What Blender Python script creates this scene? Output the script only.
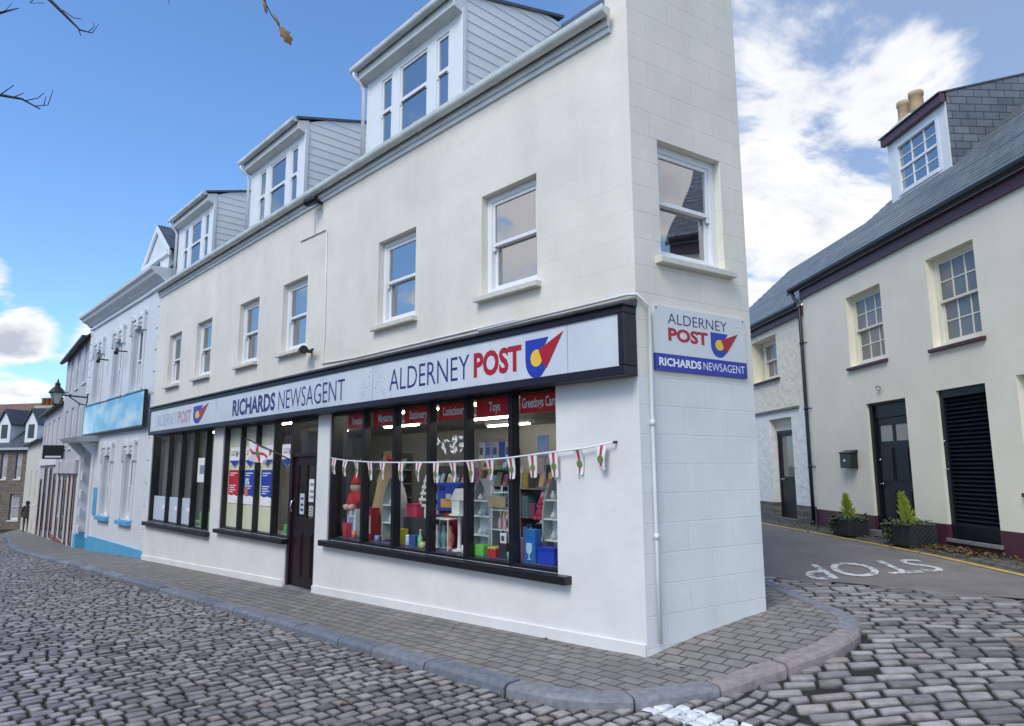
import bpy, math, random
import numpy as np
from mathutils import Vector, Matrix
R = math.radians
scene = bpy.context.scene
for o in list(bpy.data.objects): bpy.data.objects.remove(o)
random.seed(7); rng = np.random.default_rng(7)
COL = scene.collection

# ------------------------------------------------------------------ camera, sky, sun, exposure
PITCH, ROLL, FPX = R(8.602), R(0.3068), 696.23
c_, s_ = math.cos(PITCH), math.sin(PITCH)
fw = Vector((0, c_, s_)); up0 = Vector((0, -s_, c_)); rt0 = Vector((1, 0, 0))
cr, sr = math.cos(ROLL), math.sin(ROLL)
rt = rt0*cr - up0*sr; up = rt0*sr + up0*cr
cd = bpy.data.cameras.new('camera'); cam = bpy.data.objects.new('camera', cd); COL.objects.link(cam)
cam.matrix_world = Matrix(((rt.x, up.x, -fw.x, 0), (rt.y, up.y, -fw.y, 0), (rt.z, up.z, -fw.z, 1.6), (0, 0, 0, 1)))
cd.sensor_width = 36; cd.lens = 36*FPX/1024; cd.clip_end = 2000; cd.clip_start = .05
scene.camera = cam
scene.render.resolution_x, scene.render.resolution_y = 1024, 726

SUN_AZ, SUN_EL = R(213), R(48)
world = bpy.data.worlds.new("World"); scene.world = world; world.use_nodes = True
def make_world():
    nt = world.node_tree; N = nt.nodes; L = nt.links
    for n in list(N): N.remove(n)
    out = N.new('ShaderNodeOutputWorld'); bg = N.new('ShaderNodeBackground'); bg.inputs[1].default_value = 0.15
    L.new(bg.outputs[0], out.inputs[0])
    sky = N.new('ShaderNodeTexSky'); sky.sky_type = 'NISHITA'; sky.sun_disc = False
    sky.sun_elevation = SUN_EL; sky.sun_rotation = SUN_AZ
    sky.air_density = 1.0; sky.dust_density = .6; sky.ozone_density = 2.2
    tc = N.new('ShaderNodeTexCoord'); dirv = tc.outputs['Generated']
    def math_(op, a, b=None, c=None, clamp=False):
        n = N.new('ShaderNodeMath'); n.operation = op; n.use_clamp = clamp
        for i, v in enumerate((a, b, c)):
            if v is None: continue
            if isinstance(v, (int, float)): n.inputs[i].default_value = v
            else: L.new(v, n.inputs[i])
        return n.outputs[0]
    def smooth(v, a, b):
        n = N.new('ShaderNodeMapRange'); n.interpolation_type = 'SMOOTHSTEP'
        L.new(v, n.inputs[0]); n.inputs[1].default_value = a; n.inputs[2].default_value = b
        return n.outputs[0]
    nrm = N.new('ShaderNodeVectorMath'); nrm.operation = 'NORMALIZE'; L.new(dirv, nrm.inputs[0]); d = nrm.outputs[0]
    sep = N.new('ShaderNodeSeparateXYZ'); L.new(d, sep.inputs[0])
    den = math_('ADD', math_('MAXIMUM', sep.outputs[2], 0), .22)
    comb = N.new('ShaderNodeCombineXYZ')
    L.new(math_('DIVIDE', sep.outputs[0], den), comb.inputs[0]); L.new(math_('DIVIDE', sep.outputs[1], den), comb.inputs[1])
    def noise(scale, detail, off=0., rough=.55, dist=.2):
        m = N.new('ShaderNodeMapping'); L.new(comb.outputs[0], m.inputs[0]); m.inputs[1].default_value = (off, off*.7, 0)
        n = N.new('ShaderNodeTexNoise'); n.inputs['Scale'].default_value = scale; n.inputs['Detail'].default_value = detail
        n.inputs['Roughness'].default_value = rough; n.inputs['Distortion'].default_value = dist
        L.new(m.outputs[0], n.inputs[0]); return n.outputs[0]
    def blob(v, ang_in, ang_out):
        v = Vector(v).normalized()
        n = N.new('ShaderNodeVectorMath'); n.operation = 'DOT_PRODUCT'; L.new(d, n.inputs[0]); n.inputs[1].default_value = v
        return smooth(n.outputs['Value'], math.cos(R(ang_out)), math.cos(R(ang_in)))
    # how much cloud each quarter of the sky holds
    cov = math_('MULTIPLY', blob((.42, .86, .27), 4, 20), .25)
    cov = math_('ADD', cov, math_('MULTIPLY', blob((.60, .70, .38), 4, 16), .03))
    cov = math_('ADD', cov, math_('MULTIPLY', blob((-.62, .80, .085), 2, 6.0), .23))
    cov = math_('ADD', cov, math_('MULTIPLY', blob((-.57, .80, .165), .6, 2.6), .26))
    cov = math_('ADD', cov, math_('MULTIPLY', blob((-.60, .775, .222), .5, 2.6), .26))
    cov = math_('ADD', cov, math_('MULTIPLY', blob((-.50, .85, .15), 1, 4), .24))
    cov = math_('ADD', cov, math_('MULTIPLY', blob((-.355, .86, .372), .5, 3), .17))
    cov = math_('ADD', cov, math_('MULTIPLY', smooth(sep.outputs[1], .30, -.1), .15))   # broken cloud behind the camera
    cov = math_('ADD', cov, math_('MULTIPLY', blob((-.93, .12, .34), 12, 34), .01))
    cov = math_('ADD', cov, math_('MULTIPLY', blob((-.92, .28, .26), 10, 24), .085))
    cov = math_('ADD', cov, math_('MULTIPLY', blob((.94, -.12, .33), 8, 22), .09))
    cov = math_('SUBTRACT', cov, math_('MULTIPLY', blob((-.25, .78, .57), 8, 24), .14))
    big = noise(2.1, 10, 3.1, .60, .35)
    cl = math_('ADD', big, cov)
    mask = smooth(cl, .62, .75)
    veil = math_('MULTIPLY', blob((.52, .74, .46), 12, 30), .72)
    shade = noise(2.6, 6, 9.3, .6, .2)
    mask_core = smooth(cl, .68, .92)
    ramp = N.new('ShaderNodeMix'); ramp.data_type = 'RGBA'
    L.new(math_('MULTIPLY', smooth(shade, .42, .62), mask_core), ramp.inputs['Factor'])
    ramp.inputs[6].default_value = (CLOUD*1.0, CLOUD*1.0, CLOUD*1.02, 1); ramp.inputs[7].default_value = (CLOUD*.52, CLOUD*.57, CLOUD*.68, 1)
    tint = N.new('ShaderNodeMix'); tint.data_type = 'RGBA'; tint.blend_type = 'MULTIPLY'; tint.inputs['Factor'].default_value = 1
    L.new(sky.outputs[0], tint.inputs[6]); tint.inputs[7].default_value = (.74, .97, 1.18, 1)
    m0 = N.new('ShaderNodeMix'); m0.data_type = 'RGBA'; L.new(veil, m0.inputs['Factor']); L.new(tint.outputs[2], m0.inputs[6])
    m0.inputs[7].default_value = (CLOUD*.33, CLOUD*.43, CLOUD*.62, 1)
    m1 = N.new('ShaderNodeMix'); m1.data_type = 'RGBA'; L.new(mask, m1.inputs['Factor']); L.new(m0.outputs[2], m1.inputs[6]); L.new(ramp.outputs[2], m1.inputs[7])
    L.new(m1.outputs[2], bg.inputs[0])
CLOUD = 5.0
make_world()
sd_ = bpy.data.lights.new('sun', 'SUN'); sd_.energy = 1.5; sd_.angle = R(26); sd_.color = (1, .93, .81)
sun = bpy.data.objects.new('sun', sd_); COL.objects.link(sun)
sun.rotation_euler = Vector((math.sin(SUN_AZ)*math.cos(SUN_EL), math.cos(SUN_AZ)*math.cos(SUN_EL), math.sin(SUN_EL))).to_track_quat('Z', 'Y').to_euler()
sun.location = (0, -20, 30)
vs = scene.view_settings; vs.view_transform = 'Standard'; vs.look = 'None'; vs.gamma = 1; vs.use_curve_mapping = False
vs.exposure = 0.47

# ------------------------------------------------------------------ helpers
OFF = {}
def link(o): COL.objects.link(o); return o
class Frame:                       # x along a facade (to the right as seen), y into the building, z up (absolute)
    def __init__(s, origin, xdir):
        s.o = Vector((origin[0], origin[1], 0)); s.x = Vector((xdir[0], xdir[1], 0)).normalized(); s.y = Vector((-s.x.y, s.x.x, 0))
        s.rot = math.atan2(s.x.y, s.x.x)
    def pt(s, x, y, z=0): return s.o + s.x*x + s.y*y + Vector((0, 0, z))
def thing(name, label, cat, fr=None, loc=(0, 0, 0), group=None, rz=0):
    o = bpy.data.objects.new(name, None); link(o); o.empty_display_size = .2
    if fr: o.location = fr.pt(*loc); o.rotation_euler = (0, 0, fr.rot + rz)
    else: o.location = loc; o.rotation_euler = (0, 0, rz)
    o['label'] = label; o['category'] = cat
    if group: o['group'] = group
    OFF[o.name] = Vector(loc) if (fr and not rz) else Vector((0, 0, 0))
    return o
def copy_tree(o, parent=None):
    n = o.copy(); COL.objects.link(n)
    if parent: n.parent = parent
    OFF[n.name] = OFF.get(o.name, Vector((0, 0, 0)))
    for ch in list(o.children): copy_tree(ch, n)
    return n
def retag(o, label=None, group=None):
    if label: o['label'] = label
    if group: o['group'] = group
    return o
class MB:
    def __init__(s): s.v = []; s.f = []; s.m = []; s.mi = 0
    def quad(s, *p):
        n = len(s.v); s.v += [tuple(q) for q in p]; s.f.append(tuple(range(n, n+len(p)))); s.m.append(s.mi); return s
    def hexa(s, b, t):             # bottom ring (ccw from above), top ring
        n = len(s.v); k = len(b); s.v += [tuple(q) for q in b] + [tuple(q) for q in t]
        s.f.append(tuple(n+i for i in reversed(range(k)))); s.f.append(tuple(n+k+i for i in range(k)))
        for i in range(k):
            j = (i+1) % k; s.f.append((n+i, n+j, n+k+j, n+k+i))
        s.m += [s.mi]*(k+2); return s
    def box(s, x0, x1, y0, y1, z0, z1):
        if x0 > x1: x0, x1 = x1, x0
        if y0 > y1: y0, y1 = y1, y0
        if z0 > z1: z0, z1 = z1, z0
        return s.hexa([(x0, y0, z0), (x1, y0, z0), (x1, y1, z0), (x0, y1, z0)], [(x0, y0, z1), (x1, y0, z1), (x1, y1, z1), (x0, y1, z1)])
    def xprism(s, prof, x0, x1):   # profile in (y,z) ccw seen from +x
        return s.hexa([(x0, y, z) for y, z in prof][::-1], [(x1, y, z) for y, z in prof][::-1]) if False else s._pr([(x0, y, z) for y, z in prof], [(x1, y, z) for y, z in prof])
    def yprism(s, prof, y0, y1):   # profile in (x,z)
        return s._pr([(x, y0, z) for x, z in prof], [(x, y1, z) for x, z in prof])
    def zprism(s, prof, z0, z1):
        return s._pr([(x, y, z0) for x, y in prof], [(x, y, z1) for x, y in prof])
    def _pr(s, a, b):
        return s.hexa(a, b)
    def ring(s, c, u, w, r, n, ru=None):
        return [Vector(c) + u*(math.cos(2*math.pi*i/n)*r) + w*(math.sin(2*math.pi*i/n)*(ru or r)) for i in range(n)]
    def tube(s, pts, r, n=8, caps=True):
        pts = [Vector(p) for p in pts]; rs = r if isinstance(r, (list, tuple)) else [r]*len(pts); b0 = len(s.v); prev = None
        for i, p in enumerate(pts):
            t = (pts[min(i+1, len(pts)-1)] - pts[max(i-1, 0)]).normalized()
            if prev is None:
                u = t.orthogonal().normalized()
            else:
                u = (prev - t*prev.dot(t)).normalized()
            prev = u; w = t.cross(u)
            s.v += [tuple(q) for q in s.ring(p, u, w, rs[i], n)]
        for i in range(len(pts)-1):
            for k in range(n):
                j = (k+1) % n; s.f.append((b0+i*n+k, b0+i*n+j, b0+(i+1)*n+j, b0+(i+1)*n+k)); s.m.append(s.mi)
        if caps:
            s.f.append(tuple(b0+k for k in reversed(range(n)))); s.f.append(tuple(b0+(len(pts)-1)*n+k for k in range(n))); s.m += [s.mi]*2
        return s
    def lathe(s, prof, c, n=16, axis=None):   # prof (r,z) from bottom to top
        b0 = len(s.v); c = Vector(c)
        for r, z in prof:
            for k in range(n):
                a = 2*math.pi*k/n; s.v.append((c.x+r*math.cos(a), c.y+r*math.sin(a), c.z+z))
        for i in range(len(prof)-1):
            for k in range(n):
                j = (k+1) % n; s.f.append((b0+i*n+k, b0+i*n+j, b0+(i+1)*n+j, b0+(i+1)*n+k)); s.m.append(s.mi)
        s.f.append(tuple(b0+k for k in reversed(range(n)))); s.f.append(tuple(b0+(len(prof)-1)*n+k for k in range(n))); s.m += [s.mi]*2
        return s
    def build(s, name, mat, parent=None, smooth=False, bevel=0, kind=None, label=None, seg=2, keep=False):
        me = bpy.data.meshes.new(name); off = Vector((0, 0, 0))
        if parent is not None: off = OFF.get(parent.name, off)
        me.from_pydata([tuple(Vector(p)-off) for p in s.v], [], s.f); 
        mats = mat if isinstance(mat, (list, tuple)) else [mat]
        for m in mats: me.materials.append(m)
        if len(mats) > 1: me.polygons.foreach_set('material_index', s.m)
        if not keep: fix_normals(me)
        if smooth: me.polygons.foreach_set('use_smooth', [True]*len(me.polygons))
        me.update(); o = bpy.data.objects.new(name, me); link(o)
        if parent is not None: o.parent = parent; OFF[o.name] = off
        if kind: o['kind'] = kind
        if label: o['label'] = label
        if bevel:
            md = o.modifiers.new('bevel', 'BEVEL'); md.width = bevel; md.segments = seg; md.limit_method = 'ANGLE'; md.angle_limit = R(40)
        return o
import bmesh
def fix_normals(me):
    bm = bmesh.new(); bm.from_mesh(me); bmesh.ops.recalc_face_normals(bm, faces=bm.faces); bm.to_mesh(me); bm.free()
def holes_wall(mb, x0, x1, z0, z1, holes, y0, y1):
    """wall slab between y0 (front) and y1 with rectangular openings, reveals included"""
    xs = sorted({x0, x1, *[h[0] for h in holes], *[h[1] for h in holes]}); zs = sorted({z0, z1, *[h[2] for h in holes], *[h[3] for h in holes]})
    xs = [x for x in xs if x0 <= x <= x1]; zs = [z for z in zs if z0 <= z <= z1]
    def solid(i, k):
        if i < 0 or k < 0 or i >= len(xs)-1 or k >= len(zs)-1: return False
        cx, cz = (xs[i]+xs[i+1])/2, (zs[k]+zs[k+1])/2
        return not any(h[0] < cx < h[1] and h[2] < cz < h[3] for h in holes)
    vid = {}
    def V(i, k, y):
        key = (i, k, y)
        if key not in vid: vid[key] = len(mb.v); mb.v.append((xs[i], y, zs[k]))
        return vid[key]
    def F(*a): mb.f.append(a); mb.m.append(mb.mi)
    for i in range(len(xs)-1):
        for k in range(len(zs)-1):
            if not solid(i, k): continue
            F(V(i, k, y0), V(i+1, k, y0), V(i+1, k+1, y0), V(i, k+1, y0)); F(V(i, k, y1), V(i, k+1, y1), V(i+1, k+1, y1), V(i+1, k, y1))
            if not solid(i-1, k): F(V(i, k, y0), V(i, k+1, y0), V(i, k+1, y1), V(i, k, y1))
            if not solid(i+1, k): F(V(i+1, k, y0), V(i+1, k, y1), V(i+1, k+1, y1), V(i+1, k+1, y0))
            if not solid(i, k-1): F(V(i, k, y0), V(i, k, y1), V(i+1, k, y1), V(i+1, k, y0))
            if not solid(i, k+1): F(V(i, k+1, y0), V(i+1, k+1, y0), V(i+1, k+1, y1), V(i, k+1, y1))

# ------------------------------------------------------------------ materials
MATS = {}
def mat(name, col, rough=.6, var=.0, vscale=4., bump=.0, bscale=40., metal=0., spec=None, coat=0., streak=0., col2=None, bdist=.02):
    if name in MATS: return MATS[name]
    m = bpy.data.materials.new(name); m.use_nodes = True; N = m.node_tree.nodes; L = m.node_tree.links
    b = N['Principled BSDF']; b.inputs['Base Color'].default_value = (*col, 1); b.inputs['Roughness'].default_value = rough; b.inputs['Metallic'].default_value = metal
    if spec is not None: b.inputs['Specular IOR Level'].default_value = spec
    if coat: b.inputs['Coat Weight'].default_value = coat
    tc = N.new('ShaderNodeTexCoord')
    if var or col2:
        n = N.new('ShaderNodeTexNoise'); n.inputs['Scale'].default_value = vscale; n.inputs['Detail'].default_value = 8; n.inputs['Roughness'].default_value = .62
        if streak:
            mp = N.new('ShaderNodeMapping'); mp.inputs[3].default_value = (1, 1, streak); L.new(tc.outputs['Object'], mp.inputs[0]); L.new(mp.outputs[0], n.inputs[0])
        else: L.new(tc.outputs['Object'], n.inputs[0])
        mr = N.new('ShaderNodeMapRange'); L.new(n.outputs[0], mr.inputs[0]); mr.inputs[1].default_value = .32; mr.inputs[2].default_value = .68
        mx = N.new('ShaderNodeMix'); mx.data_type = 'RGBA'; L.new(mr.outputs[0], mx.inputs['Factor'])
        c2 = col2 if col2 else tuple(c*(1-var) for c in col); c1 = col if col2 else tuple(min(1, c*(1+var*.4)) for c in col)
        mx.inputs[6].default_value = (*c1, 1); mx.inputs[7].default_value = (*c2, 1); L.new(mx.outputs[2], b.inputs['Base Color'])
    if bump:
        n2 = N.new('ShaderNodeTexNoise'); n2.inputs['Scale'].default_value = bscale; n2.inputs['Detail'].default_value = 5; L.new(tc.outputs['Object'], n2.inputs[0])
        bp = N.new('ShaderNodeBump'); bp.inputs['Strength'].default_value = bump; bp.inputs['Distance'].default_value = bdist; L.new(n2.outputs[0], bp.inputs['Height']); L.new(bp.outputs[0], b.inputs['Normal'])
    MATS[name] = m; return m
def brickmat(name, c1, c2, cm, bw, bh, mortar, rough=.7, udir=(1, 0, 0), vdir=(0, 0, 1), bump=.4, offset=.5, var=.15, vscale=3., smooth=.1, bdist=.01, grain=.0, dirt=None, squash=1., distort=0., streak=0.):
    m = bpy.data.materials.new(name); m.use_nodes = True; N = m.node_tree.nodes; L = m.node_tree.links; b = N['Principled BSDF']
    tc = N.new('ShaderNodeTexCoord'); src = tc.outputs['Object']
    def dot(d):
        n = N.new('ShaderNodeVectorMath'); n.operation = 'DOT_PRODUCT'; L.new(src, n.inputs[0]); n.inputs[1].default_value = d; return n.outputs['Value']
    cb = N.new('ShaderNodeCombineXYZ'); L.new(dot(udir), cb.inputs[0]); L.new(dot(vdir), cb.inputs[1]); vec = cb.outputs[0]
    if distort:
        dn = N.new('ShaderNodeTexNoise'); dn.inputs['Scale'].default_value = 1.7; dn.inputs['Detail'].default_value = 3; L.new(vec, dn.inputs[0])
        sb = N.new('ShaderNodeVectorMath'); sb.operation = 'SUBTRACT'; L.new(dn.outputs['Color'], sb.inputs[0]); sb.inputs[1].default_value = (.5, .5, .5)
        sc = N.new('ShaderNodeVectorMath'); sc.operation = 'SCALE'; L.new(sb.outputs[0], sc.inputs[0]); sc.inputs['Scale'].default_value = distort
        ad = N.new('ShaderNodeVectorMath'); L.new(vec, ad.inputs[0]); L.new(sc.outputs[0], ad.inputs[1]); vec = ad.outputs[0]
    br = N.new('ShaderNodeTexBrick'); L.new(vec, br.inputs[0]); br.offset = offset; br.squash = squash
    br.inputs['Scale'].default_value = 1; br.inputs['Brick Width'].default_value = bw; br.inputs['Row Height'].default_value = bh; br.inputs['Mortar Size'].default_value = mortar; br.inputs['Mortar Smooth'].default_value = smooth; br.inputs['Bias'].default_value = 0
    br.inputs['Color1'].default_value = (*c1, 1); br.inputs['Color2'].default_value = (*c2, 1); br.inputs['Mortar'].default_value = (*cm, 1)
    n = N.new('ShaderNodeTexNoise'); n.inputs['Scale'].default_value = vscale; n.inputs['Detail'].default_value = 9; n.inputs['Roughness'].default_value = .65; L.new(src, n.inputs[0])
    mr = N.new('ShaderNodeMapRange'); L.new(n.outputs[0], mr.inputs[0]); mr.inputs[1].default_value = .3; mr.inputs[2].default_value = .7; mr.inputs[3].default_value = 1-var; mr.inputs[4].default_value = 1+var*.6
    mx = N.new('ShaderNodeMix'); mx.data_type = 'RGBA'; mx.blend_type = 'MULTIPLY'; mx.inputs['Factor'].default_value = 1; L.new(br.outputs[0], mx.inputs[6]); L.new(mr.outputs[0], mx.inputs[7])
    colout = mx.outputs[2]
    if streak:
        ms = N.new('ShaderNodeMapping'); ms.inputs[3].default_value = (2.6, 2.6, .3); L.new(src, ms.inputs[0]); ns = N.new('ShaderNodeTexNoise'); ns.inputs['Scale'].default_value = 1; ns.inputs['Detail'].default_value = 7; ns.inputs['Roughness'].default_value = .6; L.new(ms.outputs[0], ns.inputs[0])
        rs = N.new('ShaderNodeMapRange'); L.new(ns.outputs[0], rs.inputs[0]); rs.inputs[1].default_value = .45; rs.inputs[2].default_value = .75; rs.inputs[3].default_value = 1; rs.inputs[4].default_value = 1-streak
        xs_ = N.new('ShaderNodeMix'); xs_.data_type = 'RGBA'; xs_.blend_type = 'MULTIPLY'; xs_.inputs['Factor'].default_value = 1; L.new(colout, xs_.inputs[6]); L.new(rs.outputs[0], xs_.inputs[7]); colout = xs_.outputs[2]
    if dirt:
        n3 = N.new('ShaderNodeTexNoise'); n3.inputs['Scale'].default_value = 1.1; n3.inputs['Detail'].default_value = 7; L.new(src, n3.inputs[0])
        m3 = N.new('ShaderNodeMapRange'); L.new(n3.outputs[0], m3.inputs[0]); m3.inputs[1].default_value = .55; m3.inputs[2].default_value = .75; m3.inputs[4].default_value = .6
        mx3 = N.new('ShaderNodeMix'); mx3.data_type = 'RGBA'; L.new(m3.outputs[0], mx3.inputs['Factor']); L.new(colout, mx3.inputs[6]); mx3.inputs[7].default_value = (*dirt, 1); colout = mx3.outputs[2]
    L.new(colout, b.inputs['Base Color']); b.inputs['Roughness'].default_value = rough
    sub = N.new('ShaderNodeMath'); sub.operation = 'SUBTRACT'; sub.inputs[0].default_value = 1; L.new(br.outputs['Fac'], sub.inputs[1]); h = sub.outputs[0]
    if grain:
        n4 = N.new('ShaderNodeTexNoise'); n4.inputs['Scale'].default_value = 30; n4.inputs['Detail'].default_value = 6; L.new(src, n4.inputs[0])
        ma = N.new('ShaderNodeMath'); ma.operation = 'MULTIPLY_ADD'; L.new(n4.outputs[0], ma.inputs[0]); ma.inputs[1].default_value = grain; L.new(h, ma.inputs[2]); h = ma.outputs[0]
    bp = N.new('ShaderNodeBump'); bp.inputs['Strength'].default_value = bump; bp.inputs['Distance'].default_value = bdist; L.new(h, bp.inputs['Height']); L.new(bp.outputs[0], b.inputs['Normal'])
    MATS[name] = m; return m
def glass_mirror(name, col=(.02, .024, .03), ior=2.4, rough=.02):
    m = mat(name, col, rough); b = m.node_tree.nodes['Principled BSDF']; b.inputs['IOR'].default_value = ior
    # old float panes are never quite flat
    N = m.node_tree.nodes; L = m.node_tree.links
    tc = N.new('ShaderNodeTexCoord'); n = N.new('ShaderNodeTexNoise'); n.inputs['Scale'].default_value = 2.2; n.inputs['Detail'].default_value = 1; L.new(tc.outputs['Object'], n.inputs[0])
    bp = N.new('ShaderNodeBump'); bp.inputs['Strength'].default_value = .10; bp.inputs['Distance'].default_value = .02; L.new(n.outputs[0], bp.inputs['Height']); L.new(bp.outputs[0], b.inputs['Normal'])
    return m
def glass_clear(name, ior=1.55, tint=(.93, .96, .95)):
    m = bpy.data.materials.new(name); m.use_nodes = True; N = m.node_tree.nodes; L = m.node_tree.links
    for n in list(N): N.remove(n)
    out = N.new('ShaderNodeOutputMaterial'); t = N.new('ShaderNodeBsdfTransparent'); t.inputs[0].default_value = (*tint, 1)
    g = N.new('ShaderNodeBsdfGlossy'); g.inputs['Roughness'].default_value = .01; f = N.new('ShaderNodeFresnel'); ge = N.new('ShaderNodeNewGeometry'); mr = N.new('ShaderNodeMapRange')   # a thin pane reflects alike from both sides
    L.new(ge.outputs['Backfacing'], mr.inputs[0]); mr.inputs[3].default_value = ior; mr.inputs[4].default_value = 1/ior; L.new(mr.outputs[0], f.inputs[0])
    mx = N.new('ShaderNodeMixShader'); L.new(f.outputs[0], mx.inputs[0]); L.new(t.outputs[0], mx.inputs[1]); L.new(g.outputs[0], mx.inputs[2]); L.new(mx.outputs[0], out.inputs[0])
    MATS[name] = m; return m
def emit(name, col, st):
    m = bpy.data.materials.new(name); m.use_nodes = True; b = m.node_tree.nodes['Principled BSDF']
    b.inputs['Base Color'].default_value = (*col, 1); b.inputs['Emission Color'].default_value = (*col, 1); b.inputs['Emission Strength'].default_value = st; MATS[name] = m; return m

M_white = mat('white_paint', (.80, .80, .79), .42, var=.07, vscale=2.5, bump=.08, bscale=60)
M_upvc = mat('white_window_paint', (.82, .83, .84), .3, var=.04, vscale=6)
M_black = mat('black_paint', (.012, .012, .015), .35, var=.3, vscale=9, bump=.05)
M_blackm = mat('black_metal', (.015, .015, .017), .4)
M_maroon = mat('dark_maroon_timber', (.020, .008, .011), .35, var=.3, vscale=12, bump=.06)
M_glass = glass_mirror('window_glass', (.012, .014, .018), 4.6)
M_glassdim = glass_mirror('dim_window_glass', (.10, .105, .10), 1.6)
M_shopglass = glass_clear('shop_glass')
M_dark = mat('dark_interior', (.05, .048, .045), .9)

# ------------------------------------------------------------------ terrain
CX, CY = 1.1414, 6.2424
mx_, my_ = -0.6765, 0.7365
sx_, sy_ = 0.8327, 0.5538
def H(x, y):
    x = np.asarray(x, float); y = np.asarray(y, float); dx = x-CX; dy = y-CY
    t = dx*mx_+dy*my_; e = dx*sx_+dy*sy_; tp = np.maximum(t, 0)
    q = e + .156*tp - .10*tp
    w = 1-np.clip((q-.5)/2.5, 0, 1); w = w*w*(3-2*w)
    z = -w*(.034*np.minimum(tp, 14.8)+.0445*np.clip(t-14.8, 0, 65))
    z = z+.35*(1-np.exp(-np.maximum(q, 0)/1.9))
    return z
def h(x, y): return float(H(x, y))
F1 = Frame((CX, CY), (-mx_, -my_))                      # shop facade: x = -t
FS = Frame((CX, CY), (sx_, sy_))                        # narrow side wall
A2 = (CX+mx_*22.7+.0736, CY+my_*22.7+.0677)
a2 = R(-37.5); F2 = Frame(A2, (-math.sin(a2), -math.cos(a2)))   # far row of shops
F3 = Frame((6.9, 12.3), (.0588, -.9983))                # cream house across the lane
F4 = Frame((-35.83, 51.19), (math.sin(R(100)), math.cos(R(100))))   # stone house closing the street
def hf(fr, x, y=0): p = fr.pt(x, y); return h(p.x, p.y)
ROADD = .065

# ------------------------------------------------------------------ ground, road, kerb, pavement
def attr_mat(name, ramp, rough=(.45, .75), nvar=.35, nscale=9., bump=.35, bscale=55., bdist=.006, patch=None, dirt=False):
    m = bpy.data.materials.new(name); m.use_nodes = True; N = m.node_tree.nodes; L = m.node_tree.links; b = N['Principled BSDF']
    a = N.new('ShaderNodeAttribute'); a.attribute_name = 'tone'
    cr_ = N.new('ShaderNodeValToRGB'); el = cr_.color_ramp.elements
    while len(el) < len(ramp): el.new(.5)
    for e, (p, c) in zip(el, ramp): e.position = p; e.color = (*c, 1)
    L.new(a.outputs['Fac'], cr_.inputs[0]); tc = N.new('ShaderNodeTexCoord')
    n = N.new('ShaderNodeTexNoise'); n.inputs['Scale'].default_value = nscale; n.inputs['Detail'].default_value = 8; n.inputs['Roughness'].default_value = .65; L.new(tc.outputs['Object'], n.inputs[0])
    mr = N.new('ShaderNodeMapRange'); L.new(n.outputs[0], mr.inputs[0]); mr.inputs[1].default_value = .3; mr.inputs[2].default_value = .7; mr.inputs[3].default_value = 1-nvar; mr.inputs[4].default_value = 1+nvar*.7
    mx = N.new('ShaderNodeMix'); mx.data_type = 'RGBA'; mx.blend_type = 'MULTIPLY'; mx.inputs['Factor'].default_value = 1; L.new(cr_.outputs[0], mx.inputs[6]); L.new(mr.outputs[0], mx.inputs[7])
    out = mx.outputs[2]
    if patch:
        n3 = N.new('ShaderNodeTexNoise'); n3.inputs['Scale'].default_value = .7; n3.inputs['Detail'].default_value = 6; L.new(tc.outputs['Object'], n3.inputs[0])
        m3 = N.new('ShaderNodeMapRange'); L.new(n3.outputs[0], m3.inputs[0]); m3.inputs[1].default_value = .5; m3.inputs[2].default_value = .7; m3.inputs[4].default_value = .55
        x3 = N.new('ShaderNodeMix'); x3.data_type = 'RGBA'; x3.blend_type = 'MULTIPLY'; L.new(m3.outputs[0], x3.inputs['Factor']); L.new(out, x3.inputs[6]); x3.inputs[7].default_value = (*patch, 1); out = x3.outputs[2]
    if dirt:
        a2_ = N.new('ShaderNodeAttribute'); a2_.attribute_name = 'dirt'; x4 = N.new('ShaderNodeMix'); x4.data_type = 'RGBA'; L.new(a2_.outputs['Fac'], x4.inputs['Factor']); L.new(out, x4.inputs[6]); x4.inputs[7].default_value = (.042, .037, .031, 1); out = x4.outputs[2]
    L.new(out, b.inputs['Base Color'])
    r = N.new('ShaderNodeMapRange'); L.new(n.outputs[0], r.inputs[0]); r.inputs[1].default_value = .3; r.inputs[2].default_value = .7; r.inputs[3].default_value = rough[1]; r.inputs[4].default_value = rough[0]; L.new(r.outputs[0], b.inputs['Roughness'])
    n2 = N.new('ShaderNodeTexNoise'); n2.inputs['Scale'].default_value = bscale; n2.inputs['Detail'].default_value = 6; L.new(tc.outputs['Object'], n2.inputs[0])
    bp = N.new('ShaderNodeBump'); bp.inputs['Strength'].default_value = bump; bp.inputs['Distance'].default_value = bdist; L.new(n2.outputs[0], bp.inputs['Height']); L.new(bp.outputs[0], b.inputs['Normal'])
    return m
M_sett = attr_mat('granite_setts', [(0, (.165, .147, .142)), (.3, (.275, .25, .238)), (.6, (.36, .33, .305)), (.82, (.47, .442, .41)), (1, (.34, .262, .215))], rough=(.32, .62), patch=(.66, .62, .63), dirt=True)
M_bed = mat('sett_joints', (.016, .014, .012), .95, var=.5, vscale=8, bump=.5, bscale=60, col2=(.034, .030, .022))
M_kerb = attr_mat('kerb_granite', [(0, (.15, .165, .19)), (.55, (.20, .215, .24)), (.8, (.25, .25, .26)), (.86, (.30, .25, .24)), (1, (.33, .28, .26))], rough=(.45, .75), nscale=14, nvar=.3)
M_asph = mat('asphalt', (.26, .23, .205), .82, var=.4, vscale=1.6, bump=.5, bscale=90, bdist=.008, col2=(.17, .152, .143))
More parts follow.
